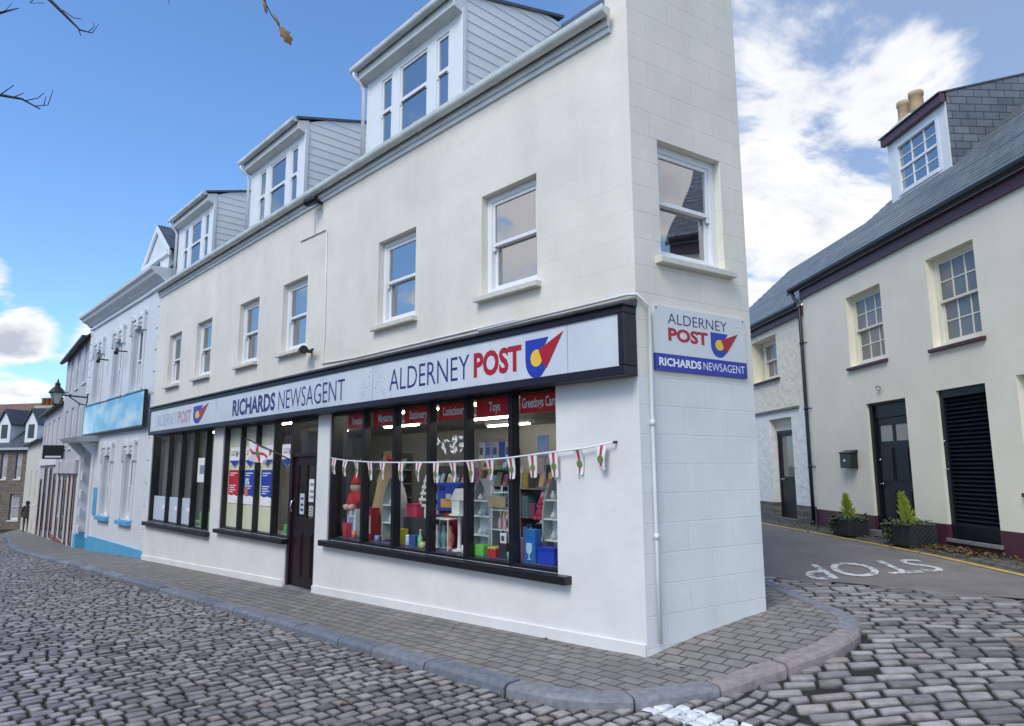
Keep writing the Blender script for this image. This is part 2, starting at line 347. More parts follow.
M_pave = brickmat('block_paving', (.275, .252, .222), (.215, .20, .182), (.075, .07, .055), .205, .137, .009, .78, (1, 0, 0), (0, 1, 0), bump=.7, var=.3, vscale=5, grain=.35, dirt=(.165, .165, .12), distort=.02)
M_strip = brickmat('mossy_paving', (.15, .14, .125), (.115, .11, .10), (.05, .055, .03), .26, .17, .02, .85, (0, 1, 0), (1, 0, 0), bump=.8, var=.4, vscale=4, grain=.4, dirt=(.10, .115, .05), distort=.06)
M_earth = mat('distant_ground', (.12, .12, .09), .95, var=.3, vscale=.05)

def grid_mesh(name, P, mats, kind='structure', loc=None, fr=None):
    """P[i][j] rows of points"""
    mb = MB(); ni, nj = len(P), len(P[0]); mb.v = [tuple(p) for row in P for p in row]
    for i in range(ni-1):
        for j in range(nj-1): mb.f.append((i*nj+j, i*nj+j+1, (i+1)*nj+j+1, (i+1)*nj+j)); mb.m.append(0)
    me = bpy.data.meshes.new(name); me.from_pydata(mb.v, [], mb.f); me.materials.append(mats)
    if me.polygons[0].normal.z < 0: me.flip_normals()
    me.polygons.foreach_set('use_smooth', [True]*len(me.polygons))
    o = bpy.data.objects.new(name, me); link(o); o['kind'] = kind
    if fr: o.location = fr.o; o.rotation_euler = (0, 0, fr.rot)
    return o
gx = sorted(set(list(np.arange(-60, 61, 3.)) + [-1500, -800, -400, -200, -120, -90, 90, 120, 200, 400, 800, 1500]))
gy = sorted(set(list(np.arange(-21, 100, 3.)) + [-1500, -800, -300, -100, -50, 130, 200, 400, 800, 1500]))
grid_mesh('ground', [[(x, y, h(x, y)-.45) for x in gx] for y in gy], M_earth)

def tn(t, n): return (CX+mx_*t-.7365*n, CY+my_*t-.6765*n)
K_IN = [(60, -4.6), (46, -1.35), (40.85, -.72), (34, .05), (28, .75), (22, 1.13), (14, 1.2), (8, 1.2), (4, 1.2), (1.6, 1.2), (.8, 1.2), (.35, 1.2), (.05, 1.19), (-.2, 1.1), (-.37, .97), (-.54, .63), (-.79, -.04), (-1.02, -.69), (-1.07, -1.0), (-1.05, -1.36), (-.9, -1.7), (-.6, -1.98), (-.2, -2.25), (.29, -2.65), (1.5, -3.7), (4, -5.9), (10, -11)]
B_IN = [(60, -6.2), (46, -3.2), (40.85, -2.6), (34, -1.7), (28, -.85), (22, -.25), (14, -.25), (8, -.3), (4, -.3), (1.6, -.3), (.8, -.3), (.35, -.3), (.28, -.32), (.26, -.34), (.25, -.36), (.2, -.5), (.15, -.7), (.05, -1.1), (.02, -1.3), (.0, -1.4), (0, -1.5), (.05, -1.6), (.3, -1.85), (.7, -2.15), (1.8, -2.9), (4.2, -4.9), (10.2, -9.6)]
def catmull(P, step=.12):
    P = [np.array(p, float) for p in P]; out = []; idx = []
    for i in range(len(P)-1):
        p0 = P[max(i-1, 0)]; p1 = P[i]; p2 = P[i+1]; p3 = P[min(i+2, len(P)-1)]
        L_ = np.linalg.norm(p2[:2]-p1[:2]); n = max(1, int(L_/step)) if L_ < 4 else max(6, int(L_/.5))
        a = np.linalg.norm(p1-p0)**.5 or 1; b = np.linalg.norm(p2-p1)**.5 or 1; c = np.linalg.norm(p3-p2)**.5 or 1
        m1 = (p2-p1 + b*((p1-p0)/a - (p2-p0)/(a+b))) if i > 0 else p2-p1
        m2 = (p2-p1 + b*((p3-p2)/c - (p3-p1)/(b+c))) if i < len(P)-2 else p2-p1
        for k in range(n):
            s = k/n; out.append((2*s**3-3*s**2+1)*p1+(s**3-2*s**2+s)*m1+(-2*s**3+3*s**2)*p2+(s**3-s**2)*m2); idx.append(i+s)
    out.append(P[-1]); idx.append(len(P)-1)
    return out, idx
kin, kidx = catmull(K_IN)
bl = [np.array(B_IN[int(i)])*(1-(i-int(i)))+np.array(B_IN[min(int(i)+1, len(B_IN)-1)])*(i-int(i)) for i in kidx]
kin_xy = [np.array(tn(*p)) for p in kin]; bl_xy = [np.array(tn(*p)) for p in bl]
def offset_poly(P, d):
    out = []
    for i in range(len(P)):
        t = P[min(i+1, len(P)-1)]-P[max(i-1, 0)]; t = t/np.linalg.norm(t); out.append(P[i]+d*np.array([-t[1], t[0]])*KSIGN)
    return out
KSIGN = 1
tst = offset_poly(kin_xy, .2); KSIGN = 1 if np.linalg.norm(tst[40]-bl_xy[40]) > np.linalg.norm(kin_xy[40]-bl_xy[40]) else -1
kout_xy = offset_poly(kin_xy, .175)
def toF1(p): d = np.array(p)-np.array([CX, CY]); return (d[0]*F1.x.x+d[1]*F1.x.y, d[0]*F1.y.x+d[1]*F1.y.y)
rows = []
for a, b in zip(kin_xy, bl_xy):
    r_ = []
    for k in range(7):
        p = a+(b-a)*k/6; q = toF1(p); r_.append((q[0], q[1], h(*p)))
    rows.append(r_)
pavement = grid_mesh('pavement', rows, M_pave, fr=F1)

def set_tone(o, vals, nm='tone'):
    at = o.data.attributes.new(nm, 'FLOAT', 'POINT'); at.data.foreach_set('value', np.asarray(vals, np.float32))
def kerb():
    mb = MB(); tone = []
    d = [0]
    for i in range(1, len(kin_xy)): d.append(d[-1]+np.linalg.norm(kin_xy[i]-kin_xy[i-1]))
    d = np.array(d); KX = np.array(kin_xy); NX = np.array(offset_poly(kin_xy, 1.))-KX
    pos = 0.
    prof = [(-.005, -.2), (-.005, .004), (.005, .012), (.135, .010), (.160, .000), (.172, -.022), (.178, -.2)]
    while pos < d[-1]-.4:
        i = int(np.searchsorted(d, pos)); near = np.linalg.norm(KX[min(i, len(KX)-1)]) < 12
        L_ = rng.uniform(.62, 1.05) if near else rng.uniform(.9, 1.3)
        e = min(pos+L_, d[-1]); n = max(3, int(L_/.16)); tn_ = rng.uniform(0, .8)
        mid = (KX[min(i, len(KX)-1)]); tq = (mid[0]-CX)*mx_+(mid[1]-CY)*my_; nq = -(mid[0]-CX)*.7365-(mid[1]-CY)*.6765
        if tq < -.4 and -1.1 < nq < .35: tn_ = rng.uniform(.86, 1)
        dz = rng.uniform(-.006, .006); tl = rng.uniform(-.006, .006); b0 = len(mb.v); K = len(prof)
        for k in range(n+1):
            u = pos+.009+(e-pos-.018)*k/n; x = np.interp(u, d, KX[:, 0]); y = np.interp(u, d, KX[:, 1]); nx = np.interp(u, d, NX[:, 0]); ny = np.interp(u, d, NX[:, 1])
            en = .006 if k in (0, n) else 0
            for j, (o_, z) in enumerate(prof):
                px, py = x+nx*(o_+tl), y+ny*(o_+tl); mb.v.append((px, py, h(x, y)+z+dz-(en if 0 < j < 6 else 0)+rng.uniform(-.0015, .0015))); tone.append(tn_)
        for k in range(n):
            for j in range(K-1): mb.f.append((b0+k*K+j, b0+k*K+j+1, b0+(k+1)*K+j+1, b0+(k+1)*K+j)); mb.m.append(0)
        mb.f.append(tuple(b0+j for j in range(K))); mb.f.append(tuple(b0+n*K+j for j in reversed(range(K)))); mb.m += [0, 0]
        pos = e
    o = mb.build('kerb', M_kerb, kind='structure'); set_tone(o, tone)
kerb()

def in_poly(px, py, poly):
    x, y = poly[:, 0], poly[:, 1]; inside = np.zeros(len(px), bool); j = len(x)-1
    for i in range(len(x)):
        c = ((y[i] > py) != (y[j] > py)); den = (y[j]-y[i]) or 1e-9
        inside ^= c & (px < (x[j]-x[i])*(py-y[i])/den+x[i]); j = i
    return inside
pav_poly = np.array(offset_poly(kin_xy, .145)+[p for p in bl_xy[::-1]])
POTS = [(2.62, 5.60, .17, .08), (2.24, 5.36, .10, .06)]
def road():
    V = []; Fq = []; tone = []; dirt = []; base = 0
    def patch(org, ax, bx, a0, a1, b0, b1, la, lb, sel):
        nonlocal base
        org = np.array(org); ax = np.array(ax); bx = np.array(bx)
        A, B, LA, LB = [], [], [], []
        b = b0
        while b < b1:
            w = lb*rng.uniform(.86, 1.12); a = a0+rng.uniform(0, la)
            while a < a1:
                l = la*rng.choice([.72, .85, 1, 1.1, 1.25])*rng.uniform(.93, 1.07); A.append(a+l/2); B.append(b+w/2); LA.append(l); LB.append(w*rng.uniform(.93, 1.0)); a += l
            b += w
        A, B, LA, LB = map(np.array, (A, B, LA, LB))
        B = B+.035*np.sin(A*1.3+B*.4)+.02*np.sin(A*3.1+1)
        cx = org[0]+ax[0]*A+bx[0]*B; cy = org[1]+ax[1]*A+bx[1]*B
        az = np.degrees(np.arctan2(cx, cy)); dist = np.hypot(cx, cy)
        ok = (az > -47) & (az < 47) & (dist > 3.2) & sel(cx, cy)
        ok &= ~in_poly(cx, cy, pav_poly)               # edge setts run in under the kerb
        for hx_, hy_, ha_, hb_ in POTS: ok &= ((cx-hx_)/ha_)**2+((cy-hy_)/hb_)**2 > 1
        A, B, LA, LB, cx, cy = (q[ok] for q in (A, B, LA, LB, cx, cy)); n = len(A)
        g = .020
        ca = np.array([1, .84, -.84, -1, -1, -.84, .84, 1.]); cb = np.array([.78, 1, 1, .78, -.78, -1, -1, -.78])
        ang = rng.normal(0, .035, n); ta = rng.normal(0, .025, n); tb = rng.normal(0, .028, n); dz = rng.normal(0, .0035, n)
        T = np.clip(rng.beta(1.3, 1.3, n)*.85+.08*np.sin(cx*.9)+.08*np.sin(cy*1.3+cx), 0, 1); T = np.where(rng.random(n) < .06, rng.uniform(.85, 1, n), T)
        jit = rng.normal(0, .045, (n, 8, 2))
        ha, hb = LA/2-g/2, LB/2-g/2
        pts = []
        for sc, z in ((1.0, -.05), (1.0, -.012), (.92, -.0015), (.74, .0005), (.0, .001)):
            if sc == 0:
                la_, lb_ = np.zeros((n, 1)), np.zeros((n, 1))
            else:
                inset = (1-sc)*.075
                la_ = (ca+jit[:, :, 0]*.9)*np.maximum(ha-inset, .02)[:, None]; lb_ = (cb+jit[:, :, 1]*.9)*np.maximum(hb-inset, .02)[:, None]
            x_, y_ = la_*np.cos(ang)[:, None]-lb_*np.sin(ang)[:, None], la_*np.sin(ang)[:, None]+lb_*np.cos(ang)[:, None]
            px = cx[:, None]+ax[0]*x_+bx[0]*y_; py = cy[:, None]+ax[1]*x_+bx[1]*y_
            pz = H(px, py)-ROADD+z+(dz[:, None]+ta[:, None]*x_+tb[:, None]*y_ if z > -.04 else 0)
            pts.append(np.stack([px, py, pz], -1))
        P = np.concatenate(pts, 1); k = P.shape[1]   # 33
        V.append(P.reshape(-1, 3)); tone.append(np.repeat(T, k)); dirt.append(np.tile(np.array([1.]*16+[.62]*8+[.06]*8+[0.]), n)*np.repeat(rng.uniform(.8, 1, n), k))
        idx = base+np.arange(n)[:, None]*k
        for r_ in range(3):
            for i in range(8):
                j = (i+1) % 8; Fq.append(np.concatenate([idx+r_*8+i, idx+r_*8+j, idx+(r_+1)*8+j, idx+(r_+1)*8+i], 1))
        for i in range(0, 8, 2): Fq.append(np.concatenate([idx+24+i, idx+24+(i+1) % 8, idx+24+(i+2) % 8, idx+32], 1))
        base += n*k
        return n
    lane = lambda x, y: (x > 1.75+(5.7-y)*.28)
    asph = lambda x, y: (y > 10.25-.92*(x-2.6)+.12*np.sin(x*5))
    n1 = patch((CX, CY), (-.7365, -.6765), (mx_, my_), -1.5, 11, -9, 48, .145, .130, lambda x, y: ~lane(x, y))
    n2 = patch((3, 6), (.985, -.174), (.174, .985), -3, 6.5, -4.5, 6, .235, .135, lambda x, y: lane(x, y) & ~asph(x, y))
    V = np.concatenate(V); Fq = np.concatenate(Fq)
    # bed under the setts
    xs = np.arange(-44, 9.01, .5); ys = np.arange(1, 62, .5); X, Y = np.meshgrid(xs, ys); Z = H(X, Y)-ROADD-.026
    Bv = np.stack([X, Y, Z], -1).reshape(-1, 3); nx = len(xs); ny = len(ys); I = (np.arange(ny-1)[:, None]*nx+np.arange(nx-1)[None, :]).reshape(-1)
    Bf = np.stack([I, I+1, I+nx+1, I+nx], -1)+len(V)
    me = bpy.data.meshes.new('road'); AV = np.concatenate([V, Bv]); AF = np.concatenate([Fq, Bf])
    me.vertices.add(len(AV)); me.vertices.foreach_set('co', AV.astype(np.float32).ravel()); me.loops.add(len(AF)*4); me.loops.foreach_set('vertex_index', AF.astype(np.int32).ravel())
    me.polygons.add(len(AF)); me.polygons.foreach_set('loop_start', np.arange(0, len(AF)*4, 4, dtype=np.int32)); me.polygons.foreach_set('loop_total', np.full(len(AF), 4, np.int32))
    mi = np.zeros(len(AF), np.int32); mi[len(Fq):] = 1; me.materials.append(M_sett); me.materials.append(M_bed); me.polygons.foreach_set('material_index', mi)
    me.polygons.foreach_set('use_smooth', np.ones(len(AF), bool)); me.update(calc_edges=True); me.validate()
    o = bpy.data.objects.new('road', me); link(o); o['kind'] = 'structure'
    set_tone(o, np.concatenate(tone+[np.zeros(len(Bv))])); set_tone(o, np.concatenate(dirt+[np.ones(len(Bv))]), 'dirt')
    return o
road_ob = road()

def lerp_line(P, t):
    t = t*(len(P)-1); i = min(int(t), len(P)-2); f = t-i; return (P[i][0]*(1-f)+P[i+1][0]*f, P[i][1]*(1-f)+P[i+1][1]*f)
LL = [(2.75, 9.5), (2.6, 12.), (2.0, 20.), (1.2, 32.), (.4, 46.)]; LR = [(6.35, 6.4), (6.32, 10.), (6.05, 16.), (5.5, 30.), (5., 46.)]
rows = []
for i in range(141):
    v = (i/140)**1.9; a = lerp_line(LL, v); b = lerp_line(LR, v); r_ = []
    for k in range(41):
        u = k/40; x = a[0]*(1-u)+b[0]*u; y = a[1]*(1-u)+b[1]*u
        y += (.10*math.sin(x*5)+.07*math.sin(x*11+2)+.05*math.sin(x*23+1))*max(0, 1-i/5)
        r_.append((x, y, h(x, y)-ROADD+((-.012, -.003, .002, .006)[i] if i < 4 else .010)))
    rows.append(r_)
lane_ob = grid_mesh('lane', rows, M_asph)
rows = []
for i in range(90):
    y = 2.+i*.5; xl = np.interp(y, [2, 6.4, 10, 16, 30, 46], [6.55, 6.42, 6.38, 6.1, 5.55, 5.05]); xr = np.interp(y, [2, 46], [7.9, 5.3])
    rows.append([(xl+(xr-xl)*k/5, y, h(xl, y)-ROADD+(.035 if k else .0)) for k in range(6)])
grid_mesh('lane_pavement', rows, M_strip)

def paintmat(name, col, lo, hi, scale=7.):
    m = bpy.data.materials.new(name); m.use_nodes = True; N = m.node_tree.nodes; L = m.node_tree.links; b = N['Principled BSDF']
    b.inputs['Base Color'].default_value = (*col, 1); b.inputs['Roughness'].default_value = .6
    tc = N.new('ShaderNodeTexCoord'); n = N.new('ShaderNodeTexNoise'); n.inputs['Scale'].default_value = scale; n.inputs['Detail'].default_value = 10; n.inputs['Roughness'].default_value = .75; L.new(tc.outputs['Object'], n.inputs[0])
    mr = N.new('ShaderNodeMapRange'); L.new(n.outputs[0], mr.inputs[0]); mr.inputs[1].default_value = lo; mr.inputs[2].default_value = hi; L.new(mr.outputs[0], b.inputs['Alpha']); return m
M_roadwhite = paintmat('worn_white_paint', (.74, .74, .72), .42, .50, 9); M_roadyel = paintmat('worn_yellow_paint', (.62, .42, .12), .34, .44)
# yellow line along the lane edge
YL = [(5.75, 18.), (6.0, 14.5), (6.18, 12.15), (6.24, 10.58), (6.2, 8.75), (6.1, 7.2)]
rows = []
for i in range(61):
    x, y = lerp_line(YL, i/60); rows.append([(x+dx, y, h(x, y)-ROADD+.018) for dx in (-.06, -.02, .02, .06)])
yl = grid_mesh('yellow_line', rows, M_roadyel); yl.parent = lane_ob; del yl['kind']

_txt = {}
def text_geo(s, bold=0., res=3):
    """outline letters as flat triangles/quads in xy, cap height ~0.7"""
    key = (s, bold)
    if key in _txt: return _txt[key]
    cu = bpy.data.curves.new('t', 'FONT'); cu.body = s; cu.offset = bold; cu.resolution_u = res; cu.fill_mode = 'FRONT'
    ob = bpy.data.objects.new('t', cu); COL.objects.link(ob); dg = bpy.context.evaluated_depsgraph_get()
    me = bpy.data.meshes.new_from_object(ob.evaluated_get(dg)); vs_ = np.array([v.co[:] for v in me.vertices]); fs = [tuple(p.vertices) for p in me.polygons]
    bpy.data.objects.remove(ob); bpy.data.meshes.remove(me); bpy.data.curves.remove(cu)
    _txt[key] = (vs_, fs); return _txt[key]
def add_text(mb, s, place, x0, x1, z0, z1, bold=0.):
    """fit the string into the box x0..x1 / z0..z1 of a plane; place(u, v) -> point"""
    vs_, fs = text_geo(s, bold); lo = vs_.min(0); hi = vs_.max(0)
    cap, _ = text_geo('H', bold); zl, zh = cap[:, 1].min(), cap[:, 1].max()
    n = len(mb.v)
    for p in vs_:
        mb.v.append(tuple(place(x0+(p[0]-lo[0])/(hi[0]-lo[0])*(x1-x0), z0+(p[1]-zl)/(zh-zl)*(z1-z0))))
    for f in fs: mb.f.append(tuple(n+i for i in f)); mb.m.append(mb.mi)
# STOP painted for drivers leaving the lane: its foot lies up the lane
mb = MB(); ca, sa = math.cos(R(14)), math.sin(R(14))
def stop_pt(u, v):
    x = 5.75-u*ca+v*(-.18); y = 10.28-u*sa-v*1.0
    return (x, y, h(x, y)-ROADD+.019)
add_text(mb, 'STOP', stop_pt, 0, 2.0, 0, 1.12, .008)
st = mb.build('stop_marking', M_roadwhite); st.parent = lane_ob
# give-way stripe at the mouth of the lane: thick old paint lying on the stones themselves
def stripe_paint(m):
    N = m.node_tree.nodes; L = m.node_tree.links; b = N['Principled BSDF']; src = b.inputs['Base Color'].links[0].from_socket
    tc = N.new('ShaderNodeTexCoord')
    def dot(d, off):
        n = N.new('ShaderNodeVectorMath'); n.operation = 'DOT_PRODUCT'; L.new(tc.outputs['Object'], n.inputs[0]); n.inputs[1].default_value = (*d, 0)
        a = N.new('ShaderNodeMath'); a.operation = 'SUBTRACT'; L.new(n.outputs['Value'], a.inputs[0]); a.inputs[1].default_value = off; return a.outputs[0]
    def band(v, lo, hi):
        a = N.new('ShaderNodeMath'); a.operation = 'GREATER_THAN'; L.new(v, a.inputs[0]); a.inputs[1].default_value = lo
        c = N.new('ShaderNodeMath'); c.operation = 'LESS_THAN'; L.new(v, c.inputs[0]); c.inputs[1].default_value = hi
        k = N.new('ShaderNodeMath'); k.operation = 'MULTIPLY'; L.new(a.outputs[0], k.inputs[0]); L.new(c.outputs[0], k.inputs[1]); return k.outputs[0]
    u = (.661, -.750); v = (.750, .661); o_ = (.89, 5.20)
    ku = band(dot(u, u[0]*o_[0]+u[1]*o_[1]), 0, 2.2); kv = band(dot(v, v[0]*o_[0]+v[1]*o_[1]), -.02, .26)
    n = N.new('ShaderNodeTexNoise'); n.inputs['Scale'].default_value = 11; n.inputs['Detail'].default_value = 8; n.inputs['Roughness'].default_value = .7; L.new(tc.outputs['Object'], n.inputs[0])
    mr = N.new('ShaderNodeMapRange'); L.new(n.outputs[0], mr.inputs[0]); mr.inputs[1].default_value = .38; mr.inputs[2].default_value = .44
    p = N.new('ShaderNodeMath'); p.operation = 'MULTIPLY'; L.new(ku, p.inputs[0]); L.new(kv, p.inputs[1]); q = N.new('ShaderNodeMath'); q.operation = 'MULTIPLY'; L.new(p.outputs[0], q.inputs[0]); L.new(mr.outputs[0], q.inputs[1])
    mx = N.new('ShaderNodeMix'); mx.data_type = 'RGBA'; L.new(q.outputs[0], mx.inputs['Factor']); L.new(src, mx.inputs[6]); mx.inputs[7].default_value = (.78, .79, .79, 1); L.new(mx.outputs[2], b.inputs['Base Color'])
stripe_paint(M_sett)

# ------------------------------------------------------------------ windows
def sash_win(parent, x0, x1, z0, z1, y, mF, mG, cols=1, rows=1, sill=None, fw_=.055, bar=.022, sub=True, horns=False):
    """double-hung sash set in a reveal whose front is at depth y; window > upper_sash, lower_sash, pane, sill"""
    mb = MB()
    mb.box(x0, x0+fw_, y, y+.10, z0, z1); mb.box(x1-fw_, x1, y, y+.10, z0, z1); mb.box(x0+fw_, x1-fw_, y, y+.10, z1-fw_, z1); mb.box(x0+fw_, x1-fw_, y, y+.10, z0, z0+fw_)
    win = mb.build('window', mF, parent, bevel=.006)
    ax0, ax1 = x0+fw_+.001, x1-fw_-.001; zm = (z0+z1)/2; r = .042
    for nm, za, zb, ys in (('upper_sash', zm-.02, z1-fw_-.001, y+.012), ('lower_sash', z0+fw_+.001, zm+.022, y+.054)):
        sb = MB(); sb.box(ax0, ax0+r, ys, ys+.036, za, zb); sb.box(ax1-r, ax1, ys, ys+.036, za, zb); sb.box(ax0+r, ax1-r, ys, ys+.036, zb-r, zb); sb.box(ax0+r, ax1-r, ys, ys+.036, za, za+r)
        if horns and nm == 'upper_sash':
            sb.box(ax0+.003, ax0+r-.003, ys+.003, ys+.033, za-.05, za); sb.box(ax1-r+.003, ax1-.003, ys+.003, ys+.033, za-.05, za)
        for i in range(1, cols):
            xm = ax0+r+(ax1-ax0-2*r)*i/cols; sb.box(xm-bar/2, xm+bar/2, ys+.004, ys+.034, za+r, zb-r)
        for i in range(1, rows):
            zz = za+r+(zb-za-2*r)*i/rows; sb.box(ax0+r, ax1-r, ys+.006, ys+.032, zz-bar/2, zz+bar/2)
        sb.build(nm, mF, win, bevel=.004)
        gb = MB(); gb.box(ax0+r-.004, ax1-r+.004, ys+.018, ys+.024, za+r-.004, zb-r+.004); gb.build('pane', mG, win)
    if sill:
        m, proj, ext, hh = sill
        sb = MB(); b = [(x0-ext, -proj, z0-hh), (x1+ext, -proj, z0-hh), (x1+ext, y+.02, z0-hh), (x0-ext, y+.02, z0-hh)]
        t = [(x0-ext, -proj, z0-.025), (x1+ext, -proj, z0-.025), (x1+ext, y+.02, z0-.001), (x0-ext, y+.02, z0-.001)]
        sb.hexa(b, t)
        # sill ends run past the reveal only in front of the wall
        sb.build('sill', m, win, bevel=.006)
    return win

# ------------------------------------------------------------------ the shop
def ashlar(name, col, ud, strength=.55, c2=.93):
    return brickmat(name, col, tuple(c*.985 for c in col), tuple(c*c2 for c in col), .62, .262, .006, .55, ud, (0, 0, 1), bump=strength, var=.11, vscale=1.1, smooth=.6, bdist=.006, grain=.25, distort=.0, streak=.06)
M_cream = ashlar('cream_render', (.82, .77, .665), (1, 0, 0), .25, .965); M_creamside = ashlar('cream_ashlar_render', (.82, .77, .665), (.156, .988, 0), .55, .94)
M_lowwall = mat('white_render', (.80, .79, .765), .5, var=.10, vscale=1.4, bump=.22, bscale=14, bdist=.01); M_lowside = ashlar('white_ashlar_render', (.80, .795, .775), (.156, .988, 0), .45, .95)
M_fascia = mat('white_fascia', (.76, .77, .76), .35, var=.12, vscale=3)
M_gutter = mat('pale_gutter', (.66, .69, .67), .35, var=.25, vscale=2.5)
M_slate = brickmat('slate_roof', (.095, .105, .125), (.075, .083, .10), (.03, .032, .036), .30, .20, .006, .45, (1, 0, 0), (0, .72, .69), bump=.8, var=.3, vscale=2.5, smooth=.05, bdist=.012, grain=.15)
M_clad = mat('white_cladding', (.86, .86, .86), .35, var=.05, vscale=3)
M_sillc = mat('cream_sill', (.70, .675, .60), .55, var=.12, vscale=6)
SH = thing('shop_building', 'cream rendered corner post office and newsagent shop with three white dormers and dark shopfront', 'shop', F1, (-7.2, 1.4, -.2))
def F(z0, z1, x0, x1): return (x0, x1, z0, z1)
WX = [(-2.2, -1.28), (-4.47, -3.55), (-7.57, -6.65), (-9.5, -8.59), (-11.9, -11.0), (-13.8, -12.93)]
mb = MB(); holes_wall(mb, -14.8, 0, 2.45, 6.1, [(a, b, 3.58, 4.78) for a, b in WX], 0, .28); mb.box(-.27, 0, 0, .28, 6.1, 6.5)
mb.zprism([(-14.8, .28), (-5, 5.9), (-14.8, 5.9)], 5.2, 5.3) if False else None
mb.build('wall', M_cream, SH)
BH = [(-14.6, -10.5, .40, 2.44), (-9.99, -7.08, .50, 2.44), (-7.08, -6.1, -.9, 2.44), (-5.72, -1.04, .58, 2.44)]
mb = MB(); holes_wall(mb, -14.8, 0, -.9, 2.449, BH, 0, .28); mb.build('wall', M_lowwall, SH)
def toF(mb, a, b):
    for i, v in enumerate(mb.v):
        p = a.pt(*v); d = p-b.o; mb.v[i] = (d.dot(b.x), d.dot(b.y), p.z)
    return mb
SW = [(.35, 1.27, 3.6, 4.79)]
mb = MB(); holes_wall(mb, 0.0, 1.62, 2.45, 6.1, SW, 0, .25); mb.yprism([(0, 6.1), (1.62, 6.1), (1.62, 8.15), (0, 6.5)], 0, .27)
toF(mb, FS, F1).build('wall', M_creamside, SH)
mb = MB(); mb.box(0, 1.62, 0, .25, -.9, 2.449); toF(mb, FS, F1).build('wall', M_lowside, SH)
mb = MB(); mb.zprism([(.1, 1.57), (.235, 1.585), (-5, 5.95), (-14.8, 5.95), (-14.8, 5.8), (-5.05, 5.8)], -.9, 6.1)
mb.box(-14.8, -14.65, .28, 5.8, -.9, 6.1)
mb.hexa([(-14.8, 0, 6.1), (-14.65, 0, 6.1), (-14.65, 2.95, 9.05), (-14.8, 2.95, 9.05)], [(-14.8, 5.9, 6.1), (-14.65, 5.9, 6.1), (-14.65, 2.95, 9.06), (-14.8, 2.95, 9.06)])
mb.build('wall', M_cream, SH)
mb = MB()
def slab(pts, th=.06):
    lo = [(x, y, z-th) for x, y, z in pts]; mb.hexa(lo, pts)
slab([(-14.85, -.06, 6.1), (-.28, -.06, 6.1), (-.10, 1.6, 7.72), (-1.65, 2.95, 9.1), (-14.85, 2.95, 9.1)]); slab([(-14.85, 2.95, 9.1), (-1.65, 2.95, 9.1), (-5, 5.98, 6.1), (-14.85, 5.98, 6.1)])
mb.build('roof', M_slate, SH)
# plinth band
mb = MB()
def plinth(x0, x1, fr=F1, hh=.10, y=-.022, n=8):
    tmp = MB()
    for i in range(n):
        a = x0+(x1-x0)*i/n; b = x0+(x1-x0)*(i+1)/n; ha, hb = hf(fr, a), hf(fr, b)
        tmp.hexa([(a, y, ha-.2), (b, y, hb-.2), (b, .01, hb-.2), (a, .01, ha-.2)], [(a, y, ha+hh), (b, y, hb+hh), (b, .01, hb+hh+.01), (a, .01, ha+hh+.01)])
    if fr is not F1: toF(tmp, fr, F1)
    o = len(mb.v); mb.v += tmp.v; mb.f += [tuple(o+i for i in f) for f in tmp.f]; mb.m += [0]*len(tmp.f)
plinth(-14.8, -7.1); mb.build('plinth', M_lowwall, SH); mb = MB(); plinth(-6.1, -.002); mb.build('plinth', M_lowwall, SH)
for a, b in WX: sash_win(SH, a, b, 3.58, 4.78, .09, M_upvc, M_glass, sill=(M_sillc, .09, .06, .085), fw_=.075, horns=True)
# side window, built in the side wall's frame
def side_window():
    n0 = len(bpy.data.objects); before = set(bpy.data.objects)
    w = sash_win(SH, .35, 1.27, 3.6, 4.79, .09, M_upvc, M_glass, sill=(M_sillc, .09, .08, .085), fw_=.075, horns=True)
    off = OFF[w.name]
    for o in set(bpy.data.objects)-before:
        for v in o.data.vertices:
            p = FS.pt(*(v.co+off)); d = p-F1.o; v.co = Vector((d.dot(F1.x), d.dot(F1.y), p.z))-off
side_window()
# eaves
mb = MB(); mb.box(-14.85, -.2, -.055, 0, 5.96, 6.11); mb.box(-14.85, -.2, -.03, 0, 5.90, 5.96); mb.build('fascia_board', M_fascia, SH, bevel=.006)
mb = MB()
def gutter(x0, x1, y, z, r=.062, n=9):
    pr = [(y-r+r*(1-math.cos(a)) if False else y+r*math.cos(a), z-r*math.sin(a)) for a in [math.pi-math.pi*i/n for i in range(n+1)]]
    pr = [(y-r, z+.03)]+pr+[(y+r, z+.03)]
    inner = [(yy+(.006 if yy < y else -.006), zz+.006) for yy, zz in pr]
    for i in range(len(pr)-1):
        mb.quad((x0, *pr[i]), (x1, *pr[i]), (x1, *pr[i+1]), (x0, *pr[i+1])); mb.quad((x0, *inner[i]), (x0, *inner[i+1]), (x1, *inner[i+1]), (x1, *inner[i]))
    for xx in (x0, x1):
        mb.quad(*[(xx, *p) for p in pr])
def couplers(x0, x1, y, z, r=.068, step=1.55):
    x = x0+.7
    while x < x1-.2:
        pr = [(y+r*math.cos(a), z-r*math.sin(a)) for a in [math.pi-math.pi*i/8 for i in range(9)]]; pr = [(y-r, z+.034)]+pr
        mb._pr([(x, *p) for p in pr], [(x+.07, *p) for p in pr]); x += step
gutter(-14.95, -.15, -.125, 6.08); couplers(-14.95, -.15, -.125, 6.08); mb.build('gutter', M_gutter, SH, smooth=False)

